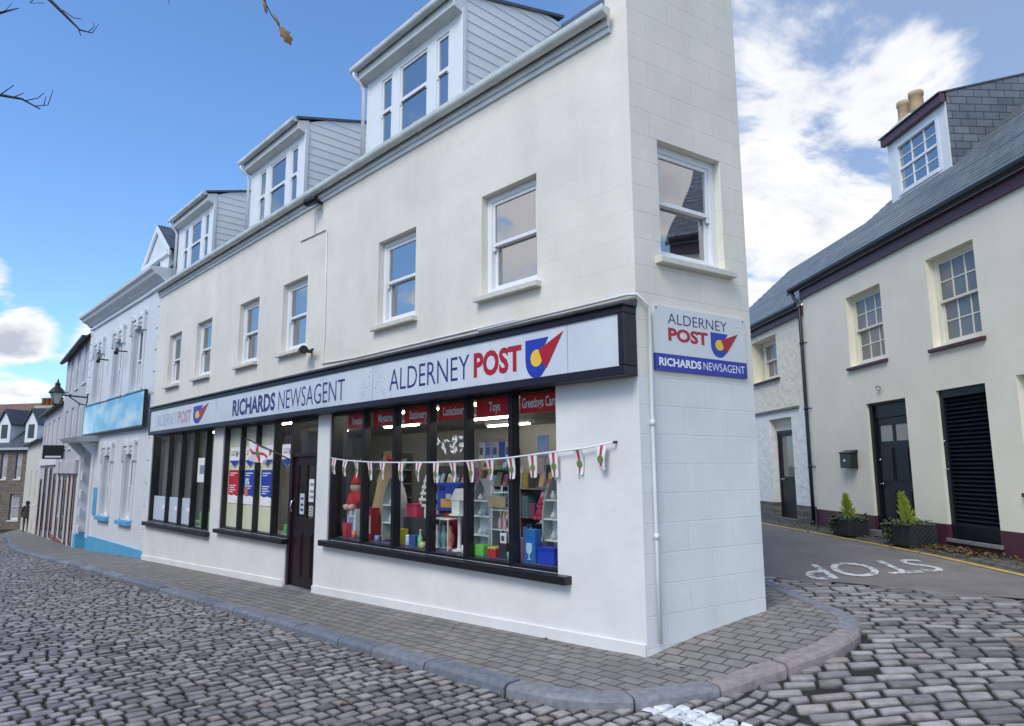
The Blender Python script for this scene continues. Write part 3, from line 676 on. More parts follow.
def dormer():
    X0, X1 = -5.38, -2.98; mb = MB()
    holes = [(-4.99, -4.69, 6.42, 7.60), (-4.48, -3.77, 6.42, 7.60), (-3.55, -3.26, 6.42, 7.60)]
    holes_wall(mb, X0, X1, 6.2, 7.95, holes, .3, .40)
    for xa, xb in ((X0, X0+.08), (X1-.08, X1)): mb._pr([(xa, .40, 6.25), (xa, 2.2, 8.35), (xa, 2.2, 8.45), (xa, .40, 7.95)], [(xb, .40, 6.25), (xb, 2.2, 8.35), (xb, 2.2, 8.45), (xb, .40, 7.95)])
    d = mb.build('dormer', M_upvc, SH, bevel=.004)
    for xx, sg in ((X1, 1), (X0, -1)):
        cb = MB(); z = 6.30
        while z < 8.45:
            z1 = min(z+.15, 8.47); ys = lambda q: max(.36, .10+(q-7.935)/.2864); ye = lambda q: max(ys(q)+.01, min(2.25, q-6.12))
            if ye(z) > ys(z)+.03:
                o0, o1 = xx+sg*.013, xx+sg*.004
                a = [(o0, ys(z), z), (o0, ye(z), z), (o1, ye(z1), z1), (o1, ys(z1), z1)]; i = xx-sg*.02
                cb.hexa(a, [(i, p[1], p[2]) for p in a])
            z = z1
        cb.build('cladding', M_clad, d)
    for xt in (X1-.05, X0-.03): tb = MB(); tb.box(xt, xt+.08, .29, .36, 6.2, 7.78); tb.build('corner_trim', M_upvc, d, bevel=.004)
    sb = MB(); sb._pr([(X0-.12, .36, 7.70), (X0-.12, .145, 7.76), (X0-.12, .145, 7.92), (X0-.12, .36, 7.98)], [(X1+.02, .36, 7.70), (X1+.02, .145, 7.76), (X1+.02, .145, 7.92), (X1+.02, .36, 7.98)]); sb.build('soffit', M_fascia, d, bevel=.006)
    rb = MB(); p = [(.10, 7.935), (2.3, 8.565)]
    rb.hexa([(X0-.14, p[0][0], p[0][1]), (X1+.04, p[0][0], p[0][1]), (X1+.04, p[1][0], p[1][1]), (X0-.14, p[1][0], p[1][1])], [(X0-.14, p[0][0], p[0][1]+.05), (X1+.04, p[0][0], p[0][1]+.045), (X1+.04, p[1][0], p[1][1]+.045), (X0-.14, p[1][0], p[1][1]+.05)])
    rb.build('roof', M_slate, d)
    global mb_
    gb = MB(); globals()['mb'] = gb; gutter(X0-.16, X1+.02, .085, 7.93, .055); couplers(X0-.16, X1+.02, .085, 7.93, .06, 1.1); gb.build('gutter', M_gutter, d)
    pb = MB(); pb.tube([(X0-.10, .085, 7.88), (X0-.10, .085, 7.82), (X0-.07, .18, 7.72), (X0-.07, .25, 7.62), (X0-.07, .25, 6.3)], .03, 10); pb.build('downpipe', M_upvc, d, smooth=True)
    for (a, b, c, e) in holes:
        f_ = MB(); w = .04; y = .315
        f_.box(a, a+w, y, y+.06, c, e); f_.box(b-w, b, y, y+.06, c, e); f_.box(a+w, b-w, y, y+.06, e-w, e); f_.box(a+w, b-w, y, y+.06, c, c+w); f_.box(a+w, b-w, y-.012, y+.05, 7.03, 7.085); f_.box(a+.005, a+w, y-.014, y-.001, 6.98, 7.08); f_.box(b-w, b-.005, y-.014, y-.001, 6.98, 7.08)
        f_.build('window_frame', M_upvc, d, bevel=.004)
        g_ = MB(); g_.box(a+w-.003, b-w+.003, y+.02, y+.028, c+w, e-w); g_.build('pane', M_glass, d)
    return d
d0 = dormer()
for k in (1, 2):
    d = copy_tree(d0, SH); d.location = (-4.62*k, 0, 0)

# shopfront
def pane(parent, x0, x1, y, z0, z1, m=None):
    g = MB(); g.quad((x0, y, z0), (x1, y, z0), (x1, y, z1), (x0, y, z1)); return g.build('pane', m or M_shopglass, parent, keep=True)
def bay(xs, z0, z1, sill, name='shop_window', mw=.06, end=None):
    mb = MB(); y0, y1 = .02, .135; xe = end if end is not None else xs[-1]+mw
    for i, x in enumerate(xs): mb.box(x, x+mw, y0, y1, z0, z1)
    for i in range(len(xs)):
        a = xs[i]+mw; b = xs[i+1] if i+1 < len(xs) else xe
        if b-a > .02: mb.box(a, b, y0+.01, y1-.002, z1-.05, z1); mb.box(a, b, y0+.01, y1-.002, z0, z0+.035)
    w = mb.build(name, M_black, SH, bevel=.004)
    for i in range(len(xs)):
        a = xs[i]+mw; b = xs[i+1] if i+1 < len(xs) else xe
        if b-a > .02: pane(w, a-.004, b+.004, y1-.03, z0+.03, z1-.045)
    sb = MB(); sb.box(sill[0], sill[1], -.10, .02, sill[2], sill[3]); sb.build('sill', M_black, w, bevel=.008)
    return w
bay([-14.6, -13.41, -12.54, -11.75, -11.01, -10.56], .40, 2.44, (-14.68, -10.43, .31, .40))
bay([-9.99, -9.2, -8.5, -7.74], .50, 2.44, (-10.02, -7.0, .425, .50), end=-7.07)
bay([-5.72, -4.83, -4.06, -3.28, -2.55, -1.78], .58, 2.44, (-5.80, -.86, .50, .58), end=-1.045)
# black linings of the openings
mb = MB()
for xa, z0 in ((-14.599, .4), (-9.989, .5), (-5.719, .58)): mb.box(xa, xa+.02, .136, .279, z0, 2.44)
mb.build('lining', M_black, SH)
# door
mb = MB(); y0 = .15
mb.box(-7.075, -6.99, .02, .275, -.25, 2.435); mb.box(-6.16, -6.105, .03, .275, -.25, 2.435); mb.box(-6.99, -6.16, .03, .2, 2.37, 2.435); mb.box(-6.99, -6.16, .03, .2, 1.80, 1.87)
DR = mb.build('door', M_maroon, SH, bevel=.004)
lf = MB(); holes_wall(lf, -6.985, -6.165, -.20, 1.795, [(-6.86, -6.60, .85, 1.66), (-6.54, -6.29, .85, 1.66)], .06, .105)
for a, b in ((-6.87, -6.61), (-6.54, -6.28)): lf.box(a, b, .048, .059, -.04, .62); lf.box(a+.03, b-.03, .040, .047, -.01, .59)
lf.build('leaf', M_maroon, DR, bevel=.004)
pane(DR, -6.862, -6.598, .085, .848, 1.662); pane(DR, -6.542, -6.288, .085, .848, 1.662); pane(DR, -6.99, -6.16, .08, 1.87, 2.37)
hb = MB(); hb.tube([(-6.93, .06, .92), (-6.93, .01, .94), (-6.93, -.01, 1.02), (-6.93, .01, 1.10), (-6.93, .06, 1.12)], .011, 8); hb.build('handle', mat('brushed_steel', (.6, .6, .6), .25, metal=1), DR, smooth=True)
tb = MB(); tb.box(-7.05, -6.13, -.03, .28, -.42, -.205); tb.build('threshold', mat('granite_step', (.22, .22, .21), .7, var=.3, vscale=9, bump=.3), SH, bevel=.01)
# cables, pipe and conduit
mb = MB(); mb.tube([(-6.40, -.012, 5.9), (-6.46, -.016, 5.7), (-6.44, -.012, 5.42)], .006, 6); mb.tube([(-6.95, -.012, 5.42), (-6.02, -.014, 5.39), (-5.97, -.014, 3.62), (-6.02, -.014, 3.22), (-5.0, -.014, 3.19), (-1.6, -.014, 3.20)], .011, 6); mb.build('conduit', M_fascia, SH, smooth=True)
mb = MB(); p = [FS.pt(.13, -.03, z) for z in (.10, 1.0, 2.0, 3.08)]; pts = []
for q in p: d = q-F1.o; pts.append((d.dot(F1.x), d.dot(F1.y), q.z))
pts += [(.03, -.03, 3.17), (-.06, -.04, 3.18), (-2.2, -.04, 3.16)]
mb.tube(pts, .017, 8)
for q in pts[1:3]: mb.tube([(q[0], q[1]-.0, q[2]-.025), (q[0], q[1], q[2]+.025)], .024, 8)
mb.build('waste_pipe', M_fascia, SH, smooth=True)
# room behind the glass
M_room = mat('shop_interior_paint', (.42, .41, .38), .8); M_roomfl = mat('shop_floor', (.16, .14, .12), .6)
mb = MB(); mb.mi = 1; mb.zprism([(-14.6, .29), (-.1, .29), (.12, 1.55), (-4.7, 5.5), (-14.6, 5.5)], -.3, -.21); mb.mi = 0
mb.zprism([(-14.6, .29), (-.1, .29), (.12, 1.55), (-4.7, 5.5), (-14.6, 5.5)], 2.52, 2.6)
mb.box(-14.6, -4.7, 5.45, 5.55, -.3, 2.6); mb.box(-14.64, -14.6, .29, 5.5, -.3, 2.6); mb.hexa([(-4.7, 5.45, -.3), (.1, 1.5, -.3), (.18, 1.56, -.3), (-4.66, 5.5, -.3)], [(-4.7, 5.45, 2.6), (.1, 1.5, 2.6), (.18, 1.56, 2.6), (-4.66, 5.5, 2.6)])
mb.box(-7.5, -7.42, .9, 3.2, -.21, 2.3) if False else None
mb.build('interior', [M_room, M_roomfl], SH)
M_platform = mat('display_cloth', (.10, .085, .16), .7, var=.3, vscale=6)
mb = MB(); mb.box(-5.70, -1.05, .15, .95, .45, .62); mb.build('display_platform', M_platform, SH, bevel=.01)
mb = MB(); mb.box(-14.58, -10.52, .15, .8, .3, .44); mb.box(-9.97, -7.1, .15, .5, .4, .53); mb.build('display_platform', mat('display_board', (.5, .5, .47), .6), SH, bevel=.01)
M_tube = emit('strip_light_tube', (1, .96, .88), 18.)
for i, (x, y) in enumerate([(-5.4, 2.9), (-8.2, 2.9), (-6.6, 4.4), (-11.0, 2.9), (-3.2, 2.2), (-1.95, 1.0), (-3.5, 1.0), (-5.0, 1.0), (-8.6, .75), (-12.6, .8)]):  # row behind the header signs is added, hidden, to brighten the window goods
    if i == 0:
        CL = thing('ceiling_light', 'white strip light on the shop ceiling', 'light', F1, (x, y, 2.47), 'strip lights on the shop ceiling')
        b = MB(); b.box(x-.65, x+.65, y-.06, y+.06, 2.485, 2.519); b.build('housing', M_white, CL); b = MB(); b.tube([(x-.62, y, 2.465), (x+.62, y, 2.465)], .018, 8); b.build('tube', M_tube, CL, smooth=True)
    else:
        o = copy_tree(CL); o.location = F1.pt(x, y, 2.47)

# ------------------------------------------------------------------ shop signs
M_navy = mat('navy_lettering', (.030, .026, .17), .4); M_red = mat('red_lettering', (.42, .012, .03), .4); M_blue = mat('blue_emblem', (.02, .05, .40), .4); M_yel = mat('yellow_emblem', (.85, .55, .05), .4)
M_whitetxt = mat('white_lettering', (.85, .85, .86), .4)
def signface(name, c1, c2):
    m = mat(name, c1, .28, var=.2, vscale=2.0, streak=.6, col2=c2)
    N = m.node_tree.nodes; L = m.node_tree.links; b = N['Principled BSDF']; src = b.inputs['Base Color'].links[0].from_socket
    tc = N.new('ShaderNodeTexCoord'); v = N.new('ShaderNodeTexVoronoi'); v.inputs['Scale'].default_value = 24; L.new(tc.outputs['Object'], v.inputs[0])
    n = N.new('ShaderNodeTexNoise'); n.inputs['Scale'].default_value = 1.1; n.inputs['Detail'].default_value = 4; L.new(tc.outputs['Object'], n.inputs[0])
    mr = N.new('ShaderNodeMapRange'); L.new(v.outputs['Distance'], mr.inputs[0]); mr.inputs[1].default_value = .22; mr.inputs[2].default_value = .34; mr.inputs[3].default_value = 1; mr.inputs[4].default_value = 0
    m2 = N.new('ShaderNodeMapRange'); L.new(n.outputs[0], m2.inputs[0]); m2.inputs[1].default_value = .50; m2.inputs[2].default_value = .60
    mu = N.new('ShaderNodeMath'); mu.operation = 'MULTIPLY'; L.new(mr.outputs[0], mu.inputs[0]); L.new(m2.outputs[0], mu.inputs[1])
    m3 = N.new('ShaderNodeMath'); m3.operation = 'MULTIPLY'; L.new(mu.outputs[0], m3.inputs[0]); m3.inputs[1].default_value = .85
    mx = N.new('ShaderNodeMix'); mx.data_type = 'RGBA'; L.new(m3.outputs[0], mx.inputs['Factor']); L.new(src, mx.inputs[6]); mx.inputs[7].default_value = (.33, .37, .47, 1); L.new(mx.outputs[2], b.inputs['Base Color']); return m
M_signface = signface('weathered_sign_face', (.72, .74, .78), (.60, .64, .72))
def emblem(mb, place, x0, x1, z0, z1, dy):
    def P(u, v, k): return place(x0+u*(x1-x0), z0+v*(z1-z0), dy*k)
    mb.mi = 0
    blue = [(0, .93), (0, .42), (.02, .28), (.07, .15), (.15, .05), (.26, 0), (.36, .01), (.44, .06), (.52, .17), (.56, .25), (.40, .52), (.62, .93)]
    n = len(mb.v); mb.v += [tuple(P(u, v, 1)) for u, v in blue]; mb.v.append(tuple(P(.24, .5, 1))); c = n+len(blue)
    for i in range(len(blue)): mb.f.append((n+i, n+(i+1) % len(blue), c)); mb.m.append(0)
    mb.mi = 1; mb.quad(P(.36, .66, 2), P(.32, .52, 2), P(.56, .20, 2), P(1, 1.0, 2))
    mb.mi = 2; pts = []
    for i in range(17):
        a = 2*math.pi*i/16; u = .30+.165*math.cos(a)*.95; v = .47+.165*math.sin(a)*1.25
        pts.append((u, v))
    # the disc lies behind the red blade
    pts = [(u, v) for u, v in pts if (u-.33)*.9+(v-.50)*.35 < .10][:16]
    n = len(mb.v); mb.v += [tuple(P(u, v, 3)) for u, v in pts]; mb.f.append(tuple(range(n, n+len(pts)))); mb.m.append(2)
EMB = [M_blue, M_red, M_yel]
SG = thing('shop_sign', 'long weathered white fascia sign in a black frame above the shop windows', 'sign', F1, (-7.2, -.01, 2.42))
mb = MB(); mb.box(-14.33, -.03, -.165, -.004, 2.45, 3.04); mb.build('board', M_signface, SG)
mb = MB(); mb.box(-14.36, 0, -.185, -.003, 2.42, 2.505); mb.box(-14.36, 0, -.185, -.003, 2.985, 3.05); mb.box(-14.36, -14.29, -.186, -.005, 2.506, 2.984); mb.box(-.075, .001, -.186, -.005, 2.506, 2.984); mb.build('frame', mat('black_sign_frame', (.016, .014, .028), .4, var=.3, vscale=5), SG, bevel=.008)
M_lead = mat('grey_lead_capping', (.10, .10, .11), .5, var=.6, vscale=3.5, bump=.3, bscale=20, col2=(.045, .045, .05))
mb = MB(); mb._pr([(-14.38, -.23, 3.052), (-14.38, -.23, 3.085), (-14.38, -.002, 3.14), (-14.38, -.002, 3.053)], [(.02, -.23, 3.052), (.02, -.23, 3.085), (.02, -.002, 3.14), (.02, -.002, 3.053)]); mb.build('canopy', M_lead, SG, bevel=.012)
PL = lambda u, v, k=0: (u, -.1655-.0012*(k+1), v)
for xx in (-4.27, -.71, -10.0): mb = MB(); mb.box(xx-.003, xx+.003, -.1665, -.16, 2.506, 2.984); mb.build('panel_joint', mat('joint_grey', (.28, .29, .31), .5), SG)
for s, x0, x1, z0, z1, bd, m in (('ALDERNEY', -3.86, -2.22, 2.60, 2.875, -.006, M_navy), ('POST', -2.14, -1.36, 2.60, 2.875, .04, M_red), ('RICHARDS', -9.17, -7.33, 2.575, 2.875, .035, M_navy), ('NEWSAGENT', -7.2, -5.02, 2.575, 2.875, -.006, M_navy)):
    mb = MB(); add_text(mb, s, PL, x0, x1, z0, z1, bd); mb.build('lettering', m, SG)
M_fadenavy = mat('faded_pale_lettering', (.36, .42, .56), .4); M_fadered = mat('faded_red_lettering', (.50, .30, .36), .4)
mb = MB(); add_text(mb, 'ALDERNEY', PL, -13.75, -12.35, 2.60, 2.86, -.004); mb.build('lettering', M_fadenavy, SG, label='sun-faded pale lettering')
mb = MB(); add_text(mb, 'POST', PL, -12.28, -11.42, 2.60, 2.86, .035); mb.build('lettering', M_fadered, SG, label='faded red lettering')
mb = MB(); emblem(mb, PL, -1.30, -.76, 2.50, 2.93, 1); mb.build('emblem', EMB, SG)
mb = MB(); emblem(mb, PL, -11.3, -10.42, 2.54, 2.93, 1); mb.build('emblem', EMB, SG)
WS = thing('wall_sign', 'white and blue post office sign fixed on the narrow end wall beside the corner', 'sign', FS, (.85, -.002, 2.49))
mb = MB(); mb.box(.20, 1.50, -.022, -.002, 2.651, 3.105); mb.build('panel', mat('sign_white', (.70, .715, .73), .3, var=.06, vscale=2), WS)
mb = MB(); mb.box(.20, 1.50, -.024, -.002, 2.49, 2.65); mb.build('panel', mat('sign_blue', (.018, .035, .36), .3), WS, label='blue lower panel')
PS = lambda u, v, k=0: (u, -.0225-.0012*(k+1), v)
PS2 = lambda u, v, k=0: (u, -.0255, v)
for s, x0, x1, z0, z1, bd, m, P_ in (('ALDERNEY', .38, 1.22, 2.945, 3.045, -.006, M_navy, PS), ('POST', .38, .93, 2.78, 2.905, .04, M_red, PS), ('RICHARDS', .245, .815, 2.535, 2.612, .035, M_whitetxt, PS2), ('NEWSAGENT', .845, 1.46, 2.535, 2.612, .0, M_whitetxt, PS2)):
    mb = MB(); add_text(mb, s, P_, x0, x1, z0, z1, bd); mb.build('lettering', m, WS)
mb = MB(); emblem(mb, PS, .97, 1.385, 2.675, 2.94, 1); mb.build('emblem', EMB, WS)
mb = MB()
for x, z in ((.23, 3.08), (1.47, 3.08), (.23, 2.52), (1.47, 2.52)): mb.tube([(x, -.021, z), (x, -.028, z)], .008, 8)
mb.build('screw', M_blackm, WS)

# security lights and cameras
def camera_thing(name, label, loc, cat, d, group=None):
    x, y, z = loc; t = thing(name, label, cat, F1, loc, group)
    b = MB(); b.tube([(x, y, z), (x, y-.08, z)], .03, 10); b.tube([(x, y-.06, z), (x+d[0]*.3, y-.12, z-.01)], .016, 8); b.build('bracket', M_blackm, t, smooth=True)
    b = MB(); e = Vector((d[0], d[1], d[2])).normalized(); c = Vector((x, y-.17, z)); b.tube([c-e*.09, c+e*.02, c+e*.10], [.055, .06, .062], 14); b.tube([c+e*.10, c+e*.14], [.068, .068], 14, True); b.build('housing', M_black, t, smooth=False, bevel=.004)
    return t
camera_thing('security_camera', 'black security camera under the gutter between two dormers', (-6.25, 0, 5.90), 'camera', (-.9, -.3, -.15))
camera_thing('security_camera', 'black security camera on the wall just above the long shop sign', (-6.40, 0, 3.46), 'camera', (.9, -.25, -.05))

# posters on the glass
def flat_poster(name, label, cat, x0, x1, z0, z1, mats, y=.110, group=None, shape=None, texts=(), bars=()):
    t = thing(name, label, cat, F1, ((x0+x1)/2, y, z0), group)
    b = MB(); b.mi = 0
    if shape: b.yprism(shape, y-.012, y-.010)
    else: b.box(x0, x1, y-.012, y-.010, z0, z1)
    b.build('sheet', mats[0], t)
    for (s, a0, a1, b0, b1, m, bd) in texts:
        q = MB(); add_text(q, s, lambda u, v, k=0: (u, y-.0135, v), a0, a1, b0, b1, bd); q.build('lettering', m, t)
    if bars:
        for (a0, a1, b0, b1) in bars: q = MB(); q.box(a0, a1, y-.0135, y-.0121, b0, b1); q.build('print', mats[1], t)
    return t
M_paper = mat('white_paper', (.88, .88, .88), .5); M_pred = mat('red_poster', (.55, .02, .03), .45); M_pblue = mat('blue_poster', (.03, .06, .38), .45); M_hdr = mat('red_header_board', (.62, .015, .02), .4)
M_blind = mat('cream_blind', (.88, .83, .62), .75, var=.08, vscale=3)
for i, (a, b) in enumerate(((-9.93, -9.2), (-9.14, -8.5), (-8.44, -7.74))):
    t = thing('window_blind', ['cream blind behind the red poster', 'cream blind behind the blue 0% poster', 'cream blind behind the flag and third poster'][i], 'blind', F1, ((a+b)/2, .115, .54), 'cream blinds of the middle shop window')
    q = MB(); q.box(a+.005, b-.005, .111, .116, .54, 2.385); q.build('cloth', M_blind, t); q = MB(); q.tube([(a+.005, .128, 2.38), (b-.005, .128, 2.38)], .011, 8); q.build('roller', M_white, t)
hz = [-9.62, -8.88, -8.14, -7.33]
for i, xc in enumerate(hz):
    w = .225; a, b = xc-w, xc+w
    t = flat_poster('pointed_poster', ['small white pointed post poster above the red poster', 'small white pointed post poster above the blue 0% poster', 'small white pointed post poster behind the flag', 'small white pointed post poster on the clear pane beside the door'][i], 'poster', a, b, 1.64, 2.02, [M_paper, M_pblue], group='pointed posters on the middle shop window', shape=[(a, 2.02), (a, 1.76), (xc, 1.64), (b, 1.76), (b, 2.02)],
        texts=[('ALDERNEY', a+.05, b-.06, 1.925, 1.955, M_navy, 0.), ('POST', a+.05, xc+.03, 1.865, 1.905, M_red, .03)])
    q = MB(); q.yprism([(a+.008, 1.775), (a+.008, 1.762), (xc, 1.648), (b-.008, 1.762), (b-.008, 1.775)], .0955, .0975); q.build('print', M_pblue, t)
    q = MB(); emblem(q, lambda u, v, k=0: (u, .0965-.0008*k, v), xc+.05, b-.03, 1.84, 1.93, 1); q.build('emblem', EMB, t)
def tallposter(label, a, b, m, txt):
    tx = [(txt, a+.06, a+.25, 1.33, 1.45, M_whitetxt, .03)] if txt else []
    t = flat_poster('tall_poster', label, 'poster', a, b, .98, 1.60, [M_paper, M_whitetxt], texts=[], group='tall posters on the middle shop window')
    q = MB(); q.yprism([(a+.003, 1.597), (a+.003, 1.15), (a+.14, 1.12), (a+.28, 1.14), (b-.003, 1.11), (b-.003, 1.597)], .0955, .0978); q.build('print', m, t)
    for s in tx:
        q = MB(); add_text(q, s[0], lambda u, v, k=0: (u, .0945, v), *s[1:5], s[6]); q.build('lettering', M_whitetxt, t)
    q = MB()
    for k in range(6):
        z = (1.53, 1.49, 1.30, 1.26, 1.22, 1.18)[k]; L_ = (.34, .2, .3, .24, .3, .18)[k]
        if txt and k > 3: continue
        q.box(a+.06, a+.06+L_, .0942, .0954, z, z+.016)
    q.box(b-.2, b-.06, .0942, .0954, 1.03, 1.055); q.build('print', M_whitetxt, t)
    if txt:
        q = MB(); q.yprism([(a+.05, 1.135), (a+.05, 1.28), (a+.12, 1.30), (a+.2, 1.26), (a+.2, 1.128)], .0938, .0953); q.build('print', mat('orange_print', (.65, .18, .05), .5), t)
tallposter('tall red printed poster on the left pane of the middle window', -9.86, -9.37, M_pred, None)
tallposter('tall blue poster reading 0% on the second pane of the middle window', -9.12, -8.64, M_pblue, '0%')
tallposter('tall plain blue text poster on the third pane of the middle window', -8.36, -7.87, M_pblue, None)
for i, (s, a, b, lab) in enumerate((('Newspapers', -5.44, -4.87, 'Newspapers'), ('Magazines', -4.74, -4.10, 'Magazines'), ('Stationery', -3.97, -3.34, 'Stationery'), ('Confectionery', -3.20, -2.60, 'Confectionery'), ('Toys', -2.47, -1.82, 'Toys'), ('Greetings Cards', -1.72, -1.10, 'Greetings Cards'))):
    m = (a+b)/2; w = (b-a)*(.30 if s == 'Toys' else .62 if i < 3 else .74 if i == 3 else .90)/2
    flat_poster('header_sign', 'red header sign reading %s at the top of the big window' % lab, 'sign', a, b, 2.19, 2.41, [M_hdr, M_paper], y=.16, group='red header signs in the big shop window', texts=[(s, m-w, m+w, 2.245, 2.355, M_whitetxt, .02)])
for lab, a, b, z0, z1, m in (('white notice with blue picture on the left door pane', -6.80, -6.64, .90, 1.22, M_paper), ('white paper notice on the right door pane', -6.50, -6.31, 1.10, 1.45, M_paper), ('small white notice low on the right door pane', -6.48, -6.34, .88, 1.04, M_paper)):
    flat_poster('door_notice', lab, 'notice', a, b, z0, z1, [m, M_pblue if 'blue' in lab else mat('grey_print', (.3, .3, .32), .6)], y=.097, bars=[(a+.03, b-.03, z0+(z1-z0)*f, z0+(z1-z0)*(f+.12)) for f in (.15, .4, .7)])

# bunting and flag
BT = thing('bunting', 'string of small white and red pennants sagging across the big shop window', 'bunting', F1, (-3, -.06, 1.66))
bp_ = [(-5.56, 1.765), (-5.15, 1.725), (-4.4, 1.69), (-3.7, 1.68), (-3., 1.675), (-2.3, 1.685), (-1.69, 1.71), (-1.0, 1.76), (-.62, 1.785), (-.27, 1.83)]
def by(x): return float(np.interp(x, [p[0] for p in bp_], [p[1] for p in bp_]))
mb = MB(); mb.tube([(x, -.055, z) for x, z in bp_], .009, 6); mb.build('string', M_whitetxt, BT, smooth=True)
mb = MB(); mb.tube([(-.27, -.055, 1.83), (-.27, .0, 1.835)], .012, 8); mb.tube([(-5.56, -.055, 1.765), (-5.56, .03, 1.77)], .012, 8); mb.build('hook', M_blackm, BT)
M_penw = mat('pennant_white', (.74, .73, .75), .7); M_penr = mat('pennant_red', (.50, .03, .06), .7); M_peng = mat('pennant_green', (.16, .20, .05), .7)
for i, x in enumerate([-5.45, -5.13, -4.85, -4.48, -4.16, -3.72, -3.33, -2.97, -2.66, -2.34, -2.0, -1.66, -1.33, -1.03, -.71, -.40]):
    z = by(x); w = .062*random.uniform(.9, 1.1); l = random.uniform(.22, .25); sk = random.uniform(-.02, .02); y = -.058; cv = random.uniform(-.03, .03); tw = random.uniform(-.5, .5)
    mb = MB(); th = .003
    def pen(u, v, dy=0.):   # u -1..1, v 0 (top)..1
        ww = w*(1-.42*v); return (x+u*ww*math.cos(tw*v)+sk*v, y-dy+cv*math.sin(v*2.6)+.012*u*u*v+u*ww*math.sin(tw*v), z-.005-l*v+.008*u*u*v)
    for k in range(6):
        for u0, u1, m in ((-1, -.3, 0), (-.3, .3, 1), (.3, 1, 0)):
            v0, v1 = k/6, (k+1)/6
            if k == 5 and m == 1: continue       # swallow-tail notch
            mb.mi = m; mb.quad(pen(u0, v0), pen(u1, v0), pen(u1, v1), pen(u0, v1)); mb.quad(pen(u0, v0, -th), pen(u0, v1, -th), pen(u1, v1, -th), pen(u1, v0, -th))
    p = mb.build('pennant', [M_penw, M_penr], BT)
    mb = MB(); c = pen(0, .55, .003); mb.quad(*[(c[0]+.034*math.cos(a)*1.0, c[1]-.002, c[2]+.038*math.sin(a)) for a in [2*math.pi*k/12 for k in range(12)]]); mb.build('crest', M_peng, p)
FL = thing('flag', 'small white flag with a red cross on a thin pole leaning out from the doorway', 'flag', F1, (-7.03, 0, 1.75))
mb = MB(); P0 = Vector((-6.98, .02, 1.74)); P1 = Vector((-7.85, -.42, 2.12)); mb.tube([P0, P1], .013, 8); mb.build('pole', mat('dark_flag_pole', (.06, .04, .035), .5), FL, smooth=True)
mb = MB(); n_, m_ = 27, 19; ax = (P0-P1)
def fl(u, v):
    b = P1+ax*(.06+.44*u); s = .31*v; return (b.x+.05*v+.03*math.sin(u*7+v*3)-.10*v*u, b.y+.035*math.sin(u*9+v*4)*v, b.z-s*(1-.12*u)-.02*math.sin(u*6))
for i in range(n_):
    for j in range(m_):
        u0, u1, v0, v1 = i/n_, (i+1)/n_, j/m_, (j+1)/m_; mb.mi = 1 if (i in (12, 13, 14) or j in (8, 9, 10)) else 0
        if (i-13)**2+(j-9)**2 < 7: mb.mi = 2
        mb.quad(fl(u0, v0), fl(u1, v0), fl(u1, v1), fl(u0, v1))
mb.build('cloth', [M_penw, M_penr, M_peng], FL, smooth=True)

# ------------------------------------------------------------------ goods in the windows
def gmat(c, r=.45): return mat('goods_%d_%d_%d' % tuple(int(v*100) for v in c), c, r, var=.12, vscale=12)
G = 'goods on display in the big shop window'
def carton(name, label, cat, x0, x1, y, z0, h_, c, d=.12, lid=None, panel=None, group=G):
    t = thing(name, label, cat, F1, ((x0+x1)/2, y+d/2, z0), group)
    b = MB(); b.box(x0, x1, y, y+d, z0, z0+h_); b.build('body', gmat(c), t, bevel=.006)
    if lid: b = MB(); b.box(x0-.004, x1+.004, y-.004, y+d+.004, z0+h_*.82, z0+h_+.004); b.build('lid', gmat(lid), t, bevel=.004)
    if panel:
        for (u0, u1, v0, v1, pc) in panel:
            b = MB(); w = x1-x0; b.box(x0+u0*w, x0+u1*w, y-.004, y-.0005, z0+v0*h_, z0+v1*h_); b.build('print', gmat(pc), t)
    return t
def lathe_thing(name, label, cat, x, y, z, prof, c, cap=None, group=G):
    t = thing(name, label, cat, F1, (x, y, z), group)
    b = MB(); b.lathe(prof, (x, y, z), 14); b.build('body', gmat(c, .3), t, smooth=True)
    if cap: b = MB(); b.lathe(cap[0], (x, y, z), 12); b.build('cap', gmat(cap[1]), t, smooth=True)
    return t
carton('gift_box', 'white gift box with blue print stacked under the red santa toy', 'box', -5.64, -5.40, .28, .62, .40, (.72, .74, .78), panel=[(.2, .8, .2, .7, (.25, .32, .55))])
def plush(name, label, x, y, z, s, c, c2, group=G):
    t = thing(name, label, 'toy', F1, (x, y, z), group)
    b = MB(); b.lathe([(.02*s, 0), (.10*s, .02*s), (.13*s, .10*s), (.11*s, .20*s), (.06*s, .27*s)], (x, y, z), 12); b.build('body', gmat(c, .9), t, smooth=True)
    b = MB(); b.lathe([(.02*s, .25*s), (.07*s, .28*s), (.085*s, .34*s), (.06*s, .40*s), (.02*s, .42*s)], (x, y, z), 12); b.build('head', gmat(c2, .9), t, smooth=True)
    b = MB(); b.lathe([(.085*s, .375*s), (.075*s, .42*s), (.03*s, .52*s), (.008*s, .58*s)], (x, y, z), 12); b.build('hat', gmat(c, .9), t, smooth=True)
    for q in (-1, 1):
        b = MB(); b.tube([(x+q*.09*s, y, z+.20*s), (x+q*.16*s, y-.03*s, z+.10*s)], [.04*s, .03*s], 8); b.build('arm', gmat(c, .9), t, smooth=True)
        b = MB(); b.tube([(x+q*.06*s, y-.04*s, z+.04*s), (x+q*.08*s, y-.15*s, z+.02*s)], [.05*s, .045*s], 8); b.build('leg', gmat(c2, .9), t, smooth=True)
    return t
plush('santa_toy', 'red santa plush toy on the white gift box in the big window', -5.52, .34, 1.02, .95, (.50, .02, .025), (.65, .45, .36))
